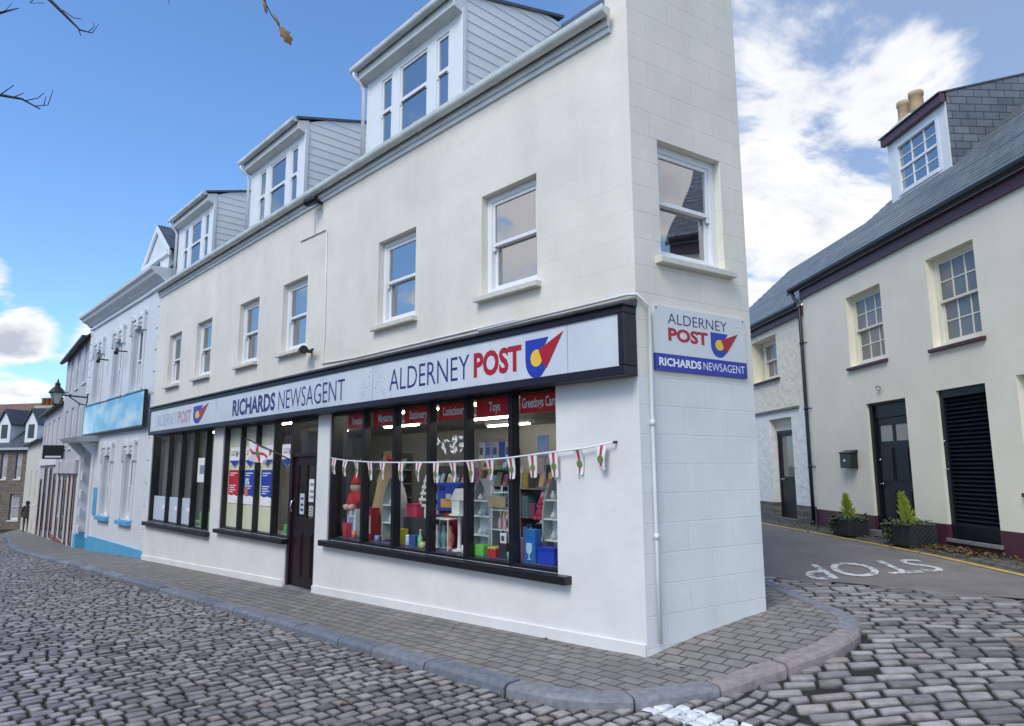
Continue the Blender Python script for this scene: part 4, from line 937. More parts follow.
def tote(name, label, x0, x1, y, z0, h_, c, motif=None):
    t = thing(name, label, 'bag', F1, ((x0+x1)/2, y+.05, z0), G); b = MB()
    b.hexa([(x0+.01, y+.01, z0), (x1-.01, y+.01, z0), (x1-.01, y+.09, z0), (x0+.01, y+.09, z0)], [(x0, y, z0+h_), (x1, y, z0+h_), (x1, y+.1, z0+h_), (x0, y+.1, z0+h_)]); b.build('body', gmat(c), t, bevel=.004)
    m = (x0+x1)/2; b = MB(); w = (x1-x0)*.2
    b.tube([(m-w, y, z0+h_-.005), (m-w*.8, y, z0+h_+.05), (m+w*.8, y, z0+h_+.05), (m+w, y, z0+h_-.005)], .004, 6); b.build('handle', gmat(c), t)
    if motif:
        b = MB(); cx = m; b.yprism([(cx-.045, z0+.14), (cx-.03, z0+.1), (cx-.008, z0+.085), (cx-.008, z0+.04), (cx-.03, z0+.028), (cx+.03, z0+.028), (cx+.008, z0+.04), (cx+.008, z0+.085), (cx+.03, z0+.1), (cx+.045, z0+.14), (cx+.04, z0+.2), (cx-.04, z0+.2)], y-.004, y+.004); b.build('print', gmat(motif), t)
    return t
tote('gift_bag', 'small red gift bag at the left end of the big window', -5.80+.2, -5.70+.22, .18, .62, .2, (.6, .05, .06))
t = thing('wooden_board', 'tall plain tan wooden board leaning in the second pane of the big window', 'board', F1, (-5.0, .5, .62), G)
b = MB(); b.hexa([(-5.20, .34, .62), (-4.86, .34, .62), (-4.86, .37, .62), (-5.20, .37, .62)], [(-5.20, .62, 1.86), (-4.86, .62, 1.86), (-4.86, .65, 1.86), (-5.20, .65, 1.86)]); b.build('plank', mat('pale_wood', (.48, .35, .19), .6, var=.25, vscale=6, streak=.15), t, bevel=.006)
b = MB(); b.lathe([(.005, 0), (.05, .02), (.055, .05), (.03, .09), (.005, .10)], (-4.94, .56, 1.70), 10); b.build('rosette', gmat((.6, .02, .03)), t, smooth=True)
carton('toy_box', 'tall narrow red toy box in front of the tan board', 'box', -5.02, -4.84, .22, .62, .44, (.50, .03, .03), panel=[(.15, .85, .2, .75, (.72, .6, .5))])
def boat_shelf(label, x0, x1, y, z0, z1, shelves):
    t = thing('boat_shelf', label, 'shelf', F1, ((x0+x1)/2, y+.08, z0), 'boat shaped display shelves in the big window')
    def prof(k=1.):
        m = (x0+x1)/2; hw = (x1-x0)/2*k; H_ = z1-z0; L_ = []
        for v in np.linspace(0, 1, 11): L_.append((m-hw*(.86+.14*math.sin(v*2.4) if v < .45 else max(0., 1-((v-.45)/.55)**2.2)), z0+v*H_))
        return L_
    def ring_(k):
        a = prof(k); return a+[(x0+x1-p[0], p[1]) for p in a[::-1][1:]]
    outer, inner = ring_(1), ring_(.86); b = MB(); n = len(outer)
    for i in range(n):
        j = (i+1) % n; A, B, C_, D_ = outer[i], outer[j], inner[j], inner[i]
        b.hexa([(A[0], y, A[1]), (B[0], y, B[1]), (C_[0], y, C_[1]), (D_[0], y, D_[1])], [(A[0], y+.15, A[1]), (B[0], y+.15, B[1]), (C_[0], y+.15, C_[1]), (D_[0], y+.15, D_[1])])
    b.build('hull', mat('grey_boat_rim', (.36, .37, .37), .5), t)
    b = MB(); b.yprism(inner, y+.14, y+.15); b.build('back', mat('pale_blue_board', (.74, .80, .82), .6), t)
    for z in shelves:
        v = (z-z0)/(z1-z0); p = np.interp(v, np.linspace(0, 1, 11), [q[0] for q in prof(.86)]); b = MB(); b.box(p, x0+x1-p, y+.004, y+.14, z-.008, z+.008); b.build('shelf', M_white, t)
    return t
boat_shelf('boat shaped shelf standing beside the tan board', -4.80, -4.36, .34, .62, 1.50, (.86, 1.1))
boat_shelf('boat shaped shelf between the lighthouse and the rack, with ornaments on three shelves', -2.83, -2.44, .34, .62, 1.48, (.82, 1.04, 1.22))
boat_shelf('boat shaped shelf at the right end of the big window behind the blue box', -1.60, -1.24, .34, .62, 1.52, (.84, 1.06, 1.26))
k = 0
for bx, zs in ((-2.63, (.83, 1.05, 1.23)), (-1.42, (.85, 1.07, 1.27)), (-4.58, (.87, 1.11))):
    for z in zs:
        for dx in (-.07, .06):
            c = [(.70, .72, .74), (.35, .42, .55), (.55, .58, .6), (.18, .24, .38)][k % 4]; hh = .06+.05*random.random()
            lathe_thing('ornament', 'small grey blue ornament standing on a boat shaped shelf', 'ornament', bx+dx, .41, z, [(.012, 0), (.03, .004), (.034, hh*.5), (.015, hh*.8), (.02, hh)], c, group='ornaments on the boat shelves'); k += 1
carton('display_block', 'dark display block carrying the pink gift box and white wooden tree', 'display', -4.24, -3.70, .34, .62, .34, (.05, .05, .06), d=.3)
carton('gift_box', 'pink patterned gift box on the dark display block', 'box', -4.20, -3.97, .36, .962, .17, (.62, .06, .12), lid=(.5, .03, .08))
t = thing('wooden_tree', 'white slatted wooden tree ornament on the dark display block', 'ornament', F1, (-3.88, .45, .962), G)
b = MB()
for zz, w in ((1.10, .17), (1.18, .145), (1.26, .115), (1.34, .08), (1.42, .045)): b.box(-3.88-w, -3.88+w, .44, .455, zz, zz+.035)
b.hexa([(-4.07, .456, 1.04), (-4.03, .456, 1.04), (-4.03, .47, 1.04), (-4.07, .47, 1.04)], [(-3.90, .456, 1.52), (-3.87, .456, 1.52), (-3.87, .47, 1.52), (-3.90, .47, 1.52)]); b.hexa([(-3.73, .456, 1.04), (-3.69, .456, 1.04), (-3.69, .47, 1.04), (-3.73, .47, 1.04)], [(-3.89, .456, 1.52), (-3.86, .456, 1.52), (-3.86, .47, 1.52), (-3.89, .47, 1.52)])
b.build('slats', M_white, t); b = MB(); b.box(-3.90, -3.86, .44, .47, .962, 1.10); b.build('trunk', M_white, t)
carton('yellow_box', 'small upright yellow box near the front of the third pane', 'box', -4.18, -4.04, .17, .62, .2, (.72, .60, .05))
lathe_thing('candle', 'pale blue candle jar beside the upright yellow box', 'candle', -3.93, .22, .62, [(.035, 0), (.042, .01), (.042, .10), (.036, .11)], (.55, .66, .8), cap=([(.04, .11), (.04, .13), (.01, .135)], (.75, .75, .75)))
carton('blue_box', 'low dark blue gift box in the third pane', 'box', -3.87, -3.73, .18, .62, .14, (.07, .10, .32))
lathe_thing('bottle', 'slim green bottle beside the third mullion of the big window', 'bottle', -3.64, .2, .62, [(.03, 0), (.033, .01), (.033, .12), (.012, .16), (.012, .19)], (.25, .6, .3), cap=([(.014, .19), (.014, .215), (.004, .22)], (.7, .7, .7)))
carton('display_block', 'plain dark display block carrying the big blue toy box', 'display', -3.72, -3.20, .55, .62, .44, (.07, .06, .07), d=.3)
carton('toy_box', 'big blue toy box with orange picture on the fourth pane display', 'box', -3.70, -3.27, .50, 1.062, .36, (.03, .08, .42), d=.18, panel=[(.2, .75, .12, .42, (.75, .42, .1)), (.1, .4, .72, .9, (.02, .02, .12)), (.45, .7, .35, .6, (.7, .6, .5))])
carton('red_box', 'narrow red box standing under the big blue toy box', 'box', -3.43, -3.32, .42, .62, .42, (.5, .02, .04))
t = thing('glass_case', 'low glass case with figurines inside the fourth pane', 'case', F1, (-3.28, .3, .62), G)
b = MB()
for x in (-3.50, -3.07):
    for y in (.2, .4): b.box(x-.006, x+.006, y-.006, y+.006, .62, .98)
b.box(-3.51, -3.06, .19, .41, .98, .99); b.build('frame', M_white, t); pane(t, -3.494, -3.076, .196, .625, .98)
for k, (x, c) in enumerate(((-3.42, (.7, .7, .72)), (-3.28, (.25, .5, .55)), (-3.15, (.55, .2, .15)))):
    lathe_thing('figurine', ['white figurine inside the low glass case', 'teal figurine inside the low glass case', 'brown figurine inside the low glass case'][k], 'figurine', x, .3, .62, [(.05, 0), (.05, .015), (.02, .03), (.055, .12), (.05, .18), (.02, .22), (.03, .26), (.012, .29)], c)
t = thing('lighthouse_model', 'white model house on a pedestal table in the fourth pane', 'model', F1, (-2.97, .3, .62), G)
b = MB(); b.lathe([(.09, 0), (.09, .012), (.025, .03), (.018, .2), (.025, .40), (.13, .42), (.13, .435)], (-2.97, .3, .62), 14); b.build('pedestal', M_white, t, smooth=False)
b = MB(); b.box(-3.05, -2.90, .24, .36, 1.056, 1.22); b.yprism([(-3.07, 1.22), (-2.88, 1.22), (-2.975, 1.36)], .23, .37); b.build('house', M_white, t); b = MB(); b.lathe([(.028, 0), (.022, .3), (.03, .31), (.02, .36), (.004, .40)], (-2.87, .33, 1.056), 10); b.build('tower', M_white, t, smooth=True)
carton('green_box', 'bright green gift box at the foot of the middle boat shelf', 'box', -2.58, -2.36, .16, .62, .12, (.18, .55, .10))
t = thing('display_rack', 'pale glass shelf rack with a wooden sign in the fifth pane', 'rack', F1, (-2.28, .4, .62), G)
b = MB()
for x in (-2.42, -2.12):
    for y in (.34, .5): b.box(x-.008, x+.008, y-.008, y+.008, .62, 1.4)
b.build('post', mat('pale_steel', (.6, .62, .64), .3), t)
for z in (.9, 1.12, 1.32): b = MB(); b.box(-2.43, -2.11, .33, .51, z, z+.01); b.build('shelf', mat('pale_shelf', (.6, .66, .66), .2), t)
b = MB(); b.box(-2.44, -2.16, .322, .332, 1.16, 1.28); b.build('wooden_sign', mat('pale_wood2', (.45, .34, .2), .6, var=.2, vscale=9), t)
for k, x in enumerate((-2.36, -2.28, -2.19)):
    lathe_thing('bottle', 'slim pink bottle on the pale glass shelf rack', 'bottle', x, .42, .911, [(.02, 0), (.024, .01), (.024, .09), (.010, .12), (.010, .15)], (.62, .35, .42), group='pink bottles on the rack')
carton('photo_frame', 'small white photo frame low beside the rack', 'frame', -2.12, -2.02, .2, .78, .11, (.8, .8, .8), d=.02, panel=[(.25, .75, .25, .75, (.1, .1, .12))]); 
carton('display_block', 'small dark block under the white photo frame', 'display', -2.13, -2.01, .19, .62, .158, (.04, .04, .05), d=.1)
carton('red_box', 'small red gift box by the right mullion of the fifth pane', 'box', -2.28, -2.15, .16, .62, .11, (.55, .03, .04), lid=(.6, .5, .1))
tote('gift_bag', 'pink striped gift bag in the right pane of the big window', -1.91, -1.73, .16, .62, .24, (.66, .30, .42))
tote('gift_bag', 'tall blue gift bag with a pale goblet picture', -1.70, -1.52, .16, .62, .34, (.03, .16, .48), (.45, .68, .82))
carton('blue_box', 'plain bright blue gift box at the right end of the big window', 'box', -1.49, -1.25, .16, .62, .17, (.02, .06, .50), lid=(.02, .05, .42))
plush('plush_toy', 'red plush toy hanging behind the gift bags in the right pane', -1.78, .5, 1.04, .42, (.5, .04, .07), (.6, .1, .12))
M_wire = mat('wire_rack', (.30, .30, .30), .4)
t = thing('wire_stand', 'thin wire stand holding hanging packets in the fifth pane', 'stand', F1, (-2.66, .6, .62), G)
b = MB(); b.tube([(-2.98, .6, 1.96), (-2.34, .6, 1.96)], .008, 6); b.tube([(-2.94, .6, .62), (-2.94, .6, 1.96)], .01, 6); b.tube([(-2.38, .6, .62), (-2.38, .6, 1.96)], .01, 6); b.build('rail', M_wire, t)
for k, (x, c) in enumerate(((-2.90, (.66, .66, .68)), (-2.77, (.40, .40, .72)), (-2.64, (.62, .62, .66)), (-2.52, (.06, .14, .50)), (-2.41, (.64, .62, .58)))):
    carton('hanging_packet', ['grey hanging packet at the left end of the wire stand', 'lilac hanging packet on the wire stand', 'white hanging packet in the middle of the wire stand', 'blue hanging packet on the wire stand', 'beige hanging packet at the right end of the wire stand'][k], 'packet', x-.05, x+.05, .585, 1.70, .22, c, d=.02, panel=[(.2, .8, .3, .7, (.12, .14, .25))], group='packets hanging on the wire stand')
carton('greeting_card', 'pale blue card standing high in the right pane', 'card', -1.90, -1.72, .58, 1.74, .24, (.45, .58, .78), d=.015)
t = thing('card_stand', 'thin wire stand holding up the pale blue card', 'stand', F1, (-1.81, .6, .62), G); b = MB(); b.tube([(-1.81, .62, .62), (-1.81, .62, 1.98)], .009, 6); b.tube([(-1.92, .62, 1.73), (-1.70, .62, 1.73)], .008, 6); b.build('rail', M_wire, t)
t = thing('window_sticker', 'white leaf pattern stickers on the glass of the fourth pane', 'sticker', F1, (-2.95, .1, 1.8), None); b = MB()
random.seed(3)
for k in range(34):
    x = random.uniform(-3.17, -2.63); z = random.uniform(1.80, 1.97); a = random.uniform(0, 6.28); l = random.uniform(.03, .055); w = .012
    u = Vector((math.cos(a), 0, math.sin(a))); v = Vector((-u.z, 0, u.x)); c = Vector((x, .1005, z)); b.quad(c-u*l, c-v*w, c+u*l, c+v*w)
b.build('leaves', M_paper, t)
# deeper goods: shelving units with packets
M_shelfu = mat('shelving_white', (.45, .44, .42), .6); cols_ = [(.5, .04, .05), (.05, .12, .45), (.6, .5, .1), (.1, .35, .15), (.6, .6, .58), (.35, .18, .1), (.5, .2, .35), (.1, .1, .12), (.2, .45, .55)]
def shelving(label, x0, x1, y, group):
    t = thing('shelving_unit', label, 'shelving', F1, ((x0+x1)/2, y+.15, -.21), 'shelving units inside the shop'); b = MB(); b.box(x0, x1, y+.28, y+.3, -.21, 1.75); b.box(x0, x0+.03, y, y+.28, -.21, 1.75); b.box(x1-.03, x1, y, y+.28, -.21, 1.75); b.build('carcass', M_shelfu, t)
    for z in (.1, .5, .9, 1.3):
        b = MB(); b.box(x0+.03, x1-.03, y, y+.28, z, z+.02); b.build('shelf', M_shelfu, t); x = x0+.05
        while x < x1-.14:
            w = random.uniform(.08, .16); hh = random.uniform(.16, .33); c = random.choice(cols_)
            q = MB(); q.box(x, x+w-.012, y+.02, y+.2, z+.02, z+.02+hh); o = q.build('packet', gmat(c), None, bevel=.004); o['label'] = 'packet of goods on a shelf inside the shop'; o['category'] = 'packet'; o['group'] = 'packets on the shop shelving'
            o.location = F1.o; o.rotation_euler = (0, 0, F1.rot); x += w
shelving('shelving unit deep behind the third and fourth panes', -5.9, -4.3, 2.0, 'a'); shelving('shelving unit deep behind the right panes of the big window', -3.9, -2.4, 1.9, 'b')
shelving('shelving unit behind the left shop window', -13.9, -12.3, 1.5, 'c'); shelving('shelving unit behind the left shop window nearer the middle pier', -12.1, -10.7, 1.5, 'd')
random.seed(17)
card_cols = [(.62, .10, .12), (.70, .66, .6), (.12, .25, .55), (.75, .55, .12), (.2, .5, .3), (.7, .35, .5), (.35, .6, .75), (.8, .78, .75), (.1, .1, .14), (.55, .3, .15)]
def card_rack(label, x0, x1, y, z0, rows_, pitch=.115):
    t = thing('card_rack', label, 'rack', F1, ((x0+x1)/2, y+.1, -.2), 'card racks behind the window display'); b = MB(); b.box(x0, x1, y+.14, y+.16, -.2, z0+rows_*.21+.05); b.build('back', gmat((.08, .08, .09)), t)
    for r in range(rows_):
        z = z0+r*.21; b = MB(); b.box(x0, x1, y, y+.135, z-.012, z); b.build('ledge', gmat((.3, .3, .3)), t); x = x0+.02
        while x < x1-.1:
            w = random.uniform(.075, .105); hh = random.uniform(.13, .185); c, c2 = random.choice(card_cols), random.choice(card_cols); q = MB(); yy = y+random.uniform(.01, .05)
            q.hexa([(x, yy, z), (x+w, yy, z), (x+w, yy+.012, z), (x, yy+.012, z)], [(x, yy+.05, z+hh), (x+w, yy+.05, z+hh), (x+w, yy+.062, z+hh), (x, yy+.062, z+hh)])
            q.mi = 1; a0, a1, b0, b1 = .12, .88, random.uniform(.1, .35), random.uniform(.55, .9); f = lambda u, v: (x+u*w, yy+.05*v-.002, z+v*hh); q.quad(f(a0, b0), f(a1, b0), f(a1, b1), f(a0, b1))
            q.mi = 0
            for p in range(len(q.v)): q.v[p] = (q.v[p][0]-x, q.v[p][1]-y, q.v[p][2]-z)
            o = q.build('greeting_card', [gmat(c), gmat(c2)]); o.location = F1.pt(x, y, z); o.rotation_euler = (0, 0, F1.rot); o['label'] = 'small colourful card standing on a card rack inside the window'; o['category'] = 'card'; o['group'] = 'cards on the racks behind the window display'; x += pitch*random.uniform(.95, 1.15)
card_rack('card rack behind the santa toy and tan board', -6.2, -5.3, 1.05, .75, 5); card_rack('card rack behind the dark display block', -4.75, -3.75, 1.0, .75, 4); card_rack('card rack behind the lighthouse model', -3.35, -2.75, .95, .75, 5); card_rack('card rack behind the gift bags', -2.2, -1.5, .85, .75, 4)
for k, (x, y, hh, c, nm) in enumerate(((-5.28, .2, .13, (.7, .2, .15), 'red'), (-4.66, .2, .10, (.2, .3, .6), 'blue'), (-3.56, .18, .09, (.6, .6, .2), 'mustard'), (-2.72, .18, .12, (.75, .75, .78), 'white'), (-1.95, .2, .10, (.15, .4, .42), 'teal'))):
    t = lathe_thing('mug', '%s mug standing near the front edge of the big window display' % nm, 'mug', x, y, .62, [(.032, 0), (.036, .005), (.038, hh*.8), (.036, hh*.8)], c); b = MB(); b.tube([(x+.036, y-.01, .62+hh*.65), (x+.062, y-.015, .62+hh*.55), (x+.062, y-.015, .62+hh*.3), (x+.036, y-.01, .62+hh*.2)], .006, 6); b.build('handle', gmat(c), t, smooth=True)
# left bay: frosted film, notice and small goods
for k, (a, b_) in enumerate(((-14.5, -13.42), (-13.34, -12.55), (-12.47, -11.76))):
    flat_poster('frosted_film', ['pale frosted film low on the first pane of the left shop window', 'pale frosted film low on the second pane of the left shop window', 'pale frosted film low on the third pane of the left shop window'][k], 'film', a, b_, .45, 1.0, [mat('frosted_film', (.60, .67, .78), .35), M_paper], y=.110, bars=[(b_-.45, b_-.2, .72, .80)])
flat_poster('notice', 'square white notice with a grey blue disc in the left shop window', 'notice', -11.62, -11.08, 1.35, 1.85, [M_paper, mat('disc_print', (.25, .3, .38), .5)], y=.110, bars=[(-11.5, -11.2, 1.52, 1.70)])
for k in range(9):
    x = -11.65+.12*k; c = [(.15, .5, .15), (.6, .5, .2), (.5, .55, .6), (.2, .35, .6)][k % 4]
    carton('packet', 'small packet on the display board of the left shop window', 'packet', x, x+.09, .2, .441, random.uniform(.15, .4), c, group='packets in the left shop window')
for k in range(3):
    carton('packet', 'small packet on the display board beside the shop door', 'packet', -7.6+.14*k, -7.5+.14*k, .2, .531, (.16, .3, .22)[k], [(.15, .5, .15), (.6, .45, .2), (.5, .5, .5)][k], group='packets beside the shop door')

# ------------------------------------------------------------------ white and blue building next door
M_lilac = mat('white_stucco', (.72, .735, .76), .55, var=.08, vscale=1.5, bump=.15, bscale=12)
M_skyblue = mat('sky_blue_paint', (.10, .42, .68), .45, var=.15, vscale=3)
BB = thing('white_building', 'white stucco building with blue plinth, blue sills and a heavy cornice next to the shop', 'building', F1, (-18.8, 3, -.6))
UW = [(-17.42, -16.40, 3.72, 5.50), (-19.43, -18.47, 3.72, 5.42), (-21.85, -20.82, 3.72, 5.40)]
LW = [(-17.36, -16.45, .32, 2.03), (-19.68, -18.72, .32, 2.03)]
DO = (-22.35, -21.05, -1.2, 2.25)
mb = MB(); holes_wall(mb, -22.7, -14.82, -.34, 6.45, UW+LW+[(-22.35, -21.05, -.5, 2.25)], .10, .6); mb.box(-22.7, -22.3, .6, 6, -1.5, 6.4); mb.box(-15.2, -14.82, .6, 6, -1.5, 6.4); mb.box(-22.3, -15.2, 5.7, 6, -1.5, 6.4); mb.build('wall', M_lilac, BB)
mb = MB(); holes_wall(mb, -22.71, -14.81, -1.6, -.339, [(-22.35, -21.05, -1.7, -.3)], .06, .6); mb.build('plinth', M_skyblue, BB)
mb = MB(); holes_wall(mb, -22.35, -21.05, -1.4, 2.25, [(-22.1, -21.35, -1.3, 1.2)], .62, .66); mb.build('wall', M_lilac, BB)
def cornice(x0, x1, prof, name, m, par): b = MB(); b._pr([(x0, *p) for p in prof], [(x1, *p) for p in prof]); return b.build(name, m, par, bevel=.005)
cornice(-22.75, -14.95, [(.1, 6.24), (.04, 6.24), (.04, 6.30), (.1, 6.32)], 'string_course', M_lilac, BB)
cornice(-22.95, -14.86, [(.12, 6.38), (.05, 6.40), (-.02, 6.48), (-.10, 6.52), (-.16, 6.53), (-.18, 6.60), (-.26, 6.64), (-.28, 6.72), (.7, 6.76), (.7, 6.39)], 'cornice', M_lilac, BB)
mb = MB(); slab([(-22.9, .2, 6.8), (-14.86, .2, 6.8), (-14.86, 3., 8.7), (-22.9, 3., 8.7)]); slab([(-22.9, 3., 8.7), (-14.86, 3., 8.7), (-14.86, 6.1, 6.6), (-22.9, 6.1, 6.6)]); mb.build('roof', M_slate, BB)
for xa, sg in ((-22.7, 1), (-14.9, -1)):
    mb = MB(); z = -.4; k = 0
    while z < 6.2:
        w = .30 if k % 2 else .44; a, b = (xa, xa+w) if sg > 0 else (xa-w, xa); mb.box(a, b, .075, .12, z+.01, z+.27); z += .28; k += 1
    mb.build('quoins', M_lilac, BB, bevel=.008)
M_bglass = glass_mirror('blue_grey_glass', (.05, .06, .075), 1.28)
for i, (a, b, c, d) in enumerate(UW): sash_win(BB, a, b, c, d, .23, M_upvc, M_bglass, sill=(M_skyblue, .0, .08, .10))
for i, (a, b, c, d) in enumerate(LW): sash_win(BB, a, b, c, d, .23, M_upvc, M_bglass, sill=(M_skyblue, .02, .14, .13))
def surround(a, b, c, d, nm='window_surround'):
    m = MB()
    for q in (a-.17, b+.03): m.box(q, q+.14, .06, .12, c, d+.1)
    m.box(a-.2, b+.2, .03, .12, d+.22, d+.30); m.box(a-.17, b+.17, .07, .12, d+.10, d+.22); m.box((a+b)/2-.10, (a+b)/2+.10, .02, .12, d-.0, d+.36)
    for q in (a-.20, b+.04): m.box(q, q+.16, .01, .11, d-.18, d+.36)
    m.build(nm, M_lilac, BB, bevel=.006)
for w in UW+LW: surround(*w)
mb = MB()
for q in (-22.62, -20.99): mb.box(q, q+.22, .03, .13, -.42, 2.35)
mb.box(-22.65, -20.72, -.05, .12, 2.36, 2.46); mb.hexa([(-22.75, -.45, 2.48), (-20.5, -.45, 2.48), (-20.5, .12, 2.48), (-22.75, .12, 2.48)], [(-22.85, -.55, 2.62), (-20.4, -.55, 2.62), (-20.4, .12, 2.66), (-22.85, .12, 2.66)])
for q in (-22.55, -20.9): mb._pr([(q, .1, 1.9), (q, .1, 2.48), (q, -.35, 2.48), (q, -.2, 2.3), (q, .0, 2.1)], [(q+.12, .1, 1.9), (q+.12, .1, 2.48), (q+.12, -.35, 2.48), (q+.12, -.2, 2.3), (q+.12, .0, 2.1)])
mb.build('door_hood', M_lilac, BB, bevel=.008)
mb = MB(); mb.box(-22.1, -21.35, .56, .61, -1.3, 1.2); d_ = mb.build('door', M_lilac, BB, bevel=.005); mb = MB(); mb.box(-22.06, -21.39, .545, .559, -.05, .35); mb.build('panel', M_skyblue, d_)
mb = MB(); mb.box(-20.55, -20.15, .07, .1, .3, 1.1); mb.build('notice_case', M_skyblue, BB, bevel=.01)
# pedimented dormer
mb = MB(); mb._pr([(-16.95, .27, 6.7), (-16.95, .27, 7.43), (-15.88, .27, 8.22), (-14.8, .27, 7.43), (-14.8, .27, 6.7)], [(-16.95, 2.4, 6.7), (-16.95, 2.4, 7.43), (-15.88, 2.4, 8.22), (-14.8, 2.4, 7.43), (-14.8, 2.4, 6.7)]); dm = mb.build('dormer', M_lilac, BB)
for a, b in (((-17.15, 7.28), (-15.88, 8.24)), ((-15.88, 8.24), (-14.60, 7.28))):
    mb = MB(); mb._pr([(a[0], .22, a[1]), (b[0], .22, b[1]), (b[0], .22, b[1]+.07), (a[0], .22, a[1]+.07)], [(a[0], 2.7, a[1]), (b[0], 2.7, b[1]), (b[0], 2.7, b[1]+.07), (a[0], 2.7, a[1]+.07)]); mb.build('roof', M_slate, dm)
    mb = MB(); mb._pr([(a[0], .20, a[1]-.14), (b[0], .20, b[1]-.14), (b[0], .20, b[1]+.05), (a[0], .20, a[1]+.05)], [(a[0], .26, a[1]-.14), (b[0], .26, b[1]-.14), (b[0], .26, b[1]+.05), (a[0], .26, a[1]+.05)]); mb.build('bargeboard', M_upvc, dm, bevel=.006)
dm.location.x -= .5
mb = MB(); mb.box(-17.05, -14.7, .20, .30, 7.22, 7.34); mb.build('pediment_base', M_upvc, dm, bevel=.006)
mb = MB(); mb.box(-16.35, -15.4, .25, .30, 6.85, 7.2); w_ = mb.build('window_frame', M_upvc, dm, bevel=.004); 
mb = MB(); mb.box(-16.28, -15.47, .235, .249, 6.88, 7.16); mb.build('pane', M_bglass, dm)
for x, lab in ((-18.02, 'small black spotlight between the right pair of upper windows of the white building'), (-20.1, 'small black spotlight between the left pair of upper windows of the white building')):
    t = thing('spotlight', lab, 'spotlight', F1, (x, .1, 4.95), 'spotlights on the white building'); b = MB(); b.tube([(x, .1, 4.95), (x, -.14, 4.95)], .02, 8); b.build('arm', M_blackm, t, smooth=True); b = MB(); b.tube([(x-.05, -.15, 5.03), (x-.02, -.16, 4.97), (x+.03, -.19, 4.86)], [.03, .045, .055], 12); b.build('lamp_head', M_blackm, t, smooth=True)
# the blue hoarding
m = bpy.data.materials.new('printed_sky_scene'); m.use_nodes = True; N = m.node_tree.nodes; L = m.node_tree.links; bs = N['Principled BSDF']; tc = N.new('ShaderNodeTexCoord'); n = N.new('ShaderNodeTexNoise'); n.inputs['Scale'].default_value = .9; n.inputs['Detail'].default_value = 6
mp = N.new('ShaderNodeMapping'); mp.inputs[3].default_value = (1, 1, 2.2); L.new(tc.outputs['Object'], mp.inputs[0]); L.new(mp.outputs[0], n.inputs[0]); cr2 = N.new('ShaderNodeValToRGB'); cr2.color_ramp.elements[0].position = .42; cr2.color_ramp.elements[0].color = (.12, .42, .68, 1); cr2.color_ramp.elements[1].position = .62; cr2.color_ramp.elements[1].color = (.55, .70, .80, 1); L.new(n.outputs[0], cr2.inputs[0]); L.new(cr2.outputs[0], bs.inputs['Base Color']); bs.inputs['Roughness'].default_value = .25
t = thing('sign_board', 'wide pale blue picture board of sky and cloud across the white building', 'sign', F1, (-18.75, -.05, 2.72)); b = MB(); b.box(-22.08, -15.44, -.05, .02, 2.74, 3.60); b.build('panel', m, t)
b = MB(); b.box(-22.12, -15.40, -.055, .03, 2.70, 2.738); b.box(-22.12, -15.40, -.055, .03, 3.602, 3.64); b.box(-22.12, -22.085, -.055, .03, 2.739, 3.601); b.box(-15.437, -15.40, -.055, .03, 2.739, 3.601); b.build('frame', M_blackm, t)

# street lamp on its bracket
t = thing('street_lamp', 'old glazed lantern on a scrolled black iron bracket above the street', 'street lamp', F1, (-22.45, .075, 3.95))
x, yb = -22.45, -.78
b = MB(); b.tube([(x, .09, 3.98), (x, yb, 4.02)], .025, 8); b.tube([(x, .08, 3.72), (x, -.12, 3.76), (x, -.30, 3.88), (x, -.45, 3.99)], .018, 8); b.tube([(x, -.42, 4.03), (x, -.5, 4.12), (x, -.58, 4.07), (x, -.54, 4.03)], .014, 8); b.box(x-.05, x+.05, .06, .1, 3.65, 4.1); b.build('bracket', M_blackm, t)
b = MB(); b.lathe([(.05, 3.66), (.09, 3.70), (.10, 3.72)], (x, yb, 0), 8); b.lathe([(.235, 4.06), (.24, 4.09), (.16, 4.20), (.08, 4.28), (.07, 4.34), (.09, 4.36), (.03, 4.42), (.03, 4.45), (.012, 4.52)], (x, yb, 0), 12)
for k in range(4): a = math.pi/4+k*math.pi/2; b.tube([(x+.10*math.cos(a), yb+.10*math.sin(a), 3.71), (x+.225*math.cos(a), yb+.225*math.sin(a), 4.08)], .012, 6)
b.build('frame', M_blackm, t)
b = MB(); n0 = len(b.v)
for k in range(4):
    a = math.pi/4+k*math.pi/2; c = a+math.pi/2
    b.quad((x+.095*math.cos(a), yb+.095*math.sin(a), 3.72), (x+.095*math.cos(c), yb+.095*math.sin(c), 3.72), (x+.22*math.cos(c), yb+.22*math.sin(c), 4.07), (x+.22*math.cos(a), yb+.22*math.sin(a), 4.07))
b.build('glazing', mat('milky_lamp_glass', (.52, .52, .42), .25), t)

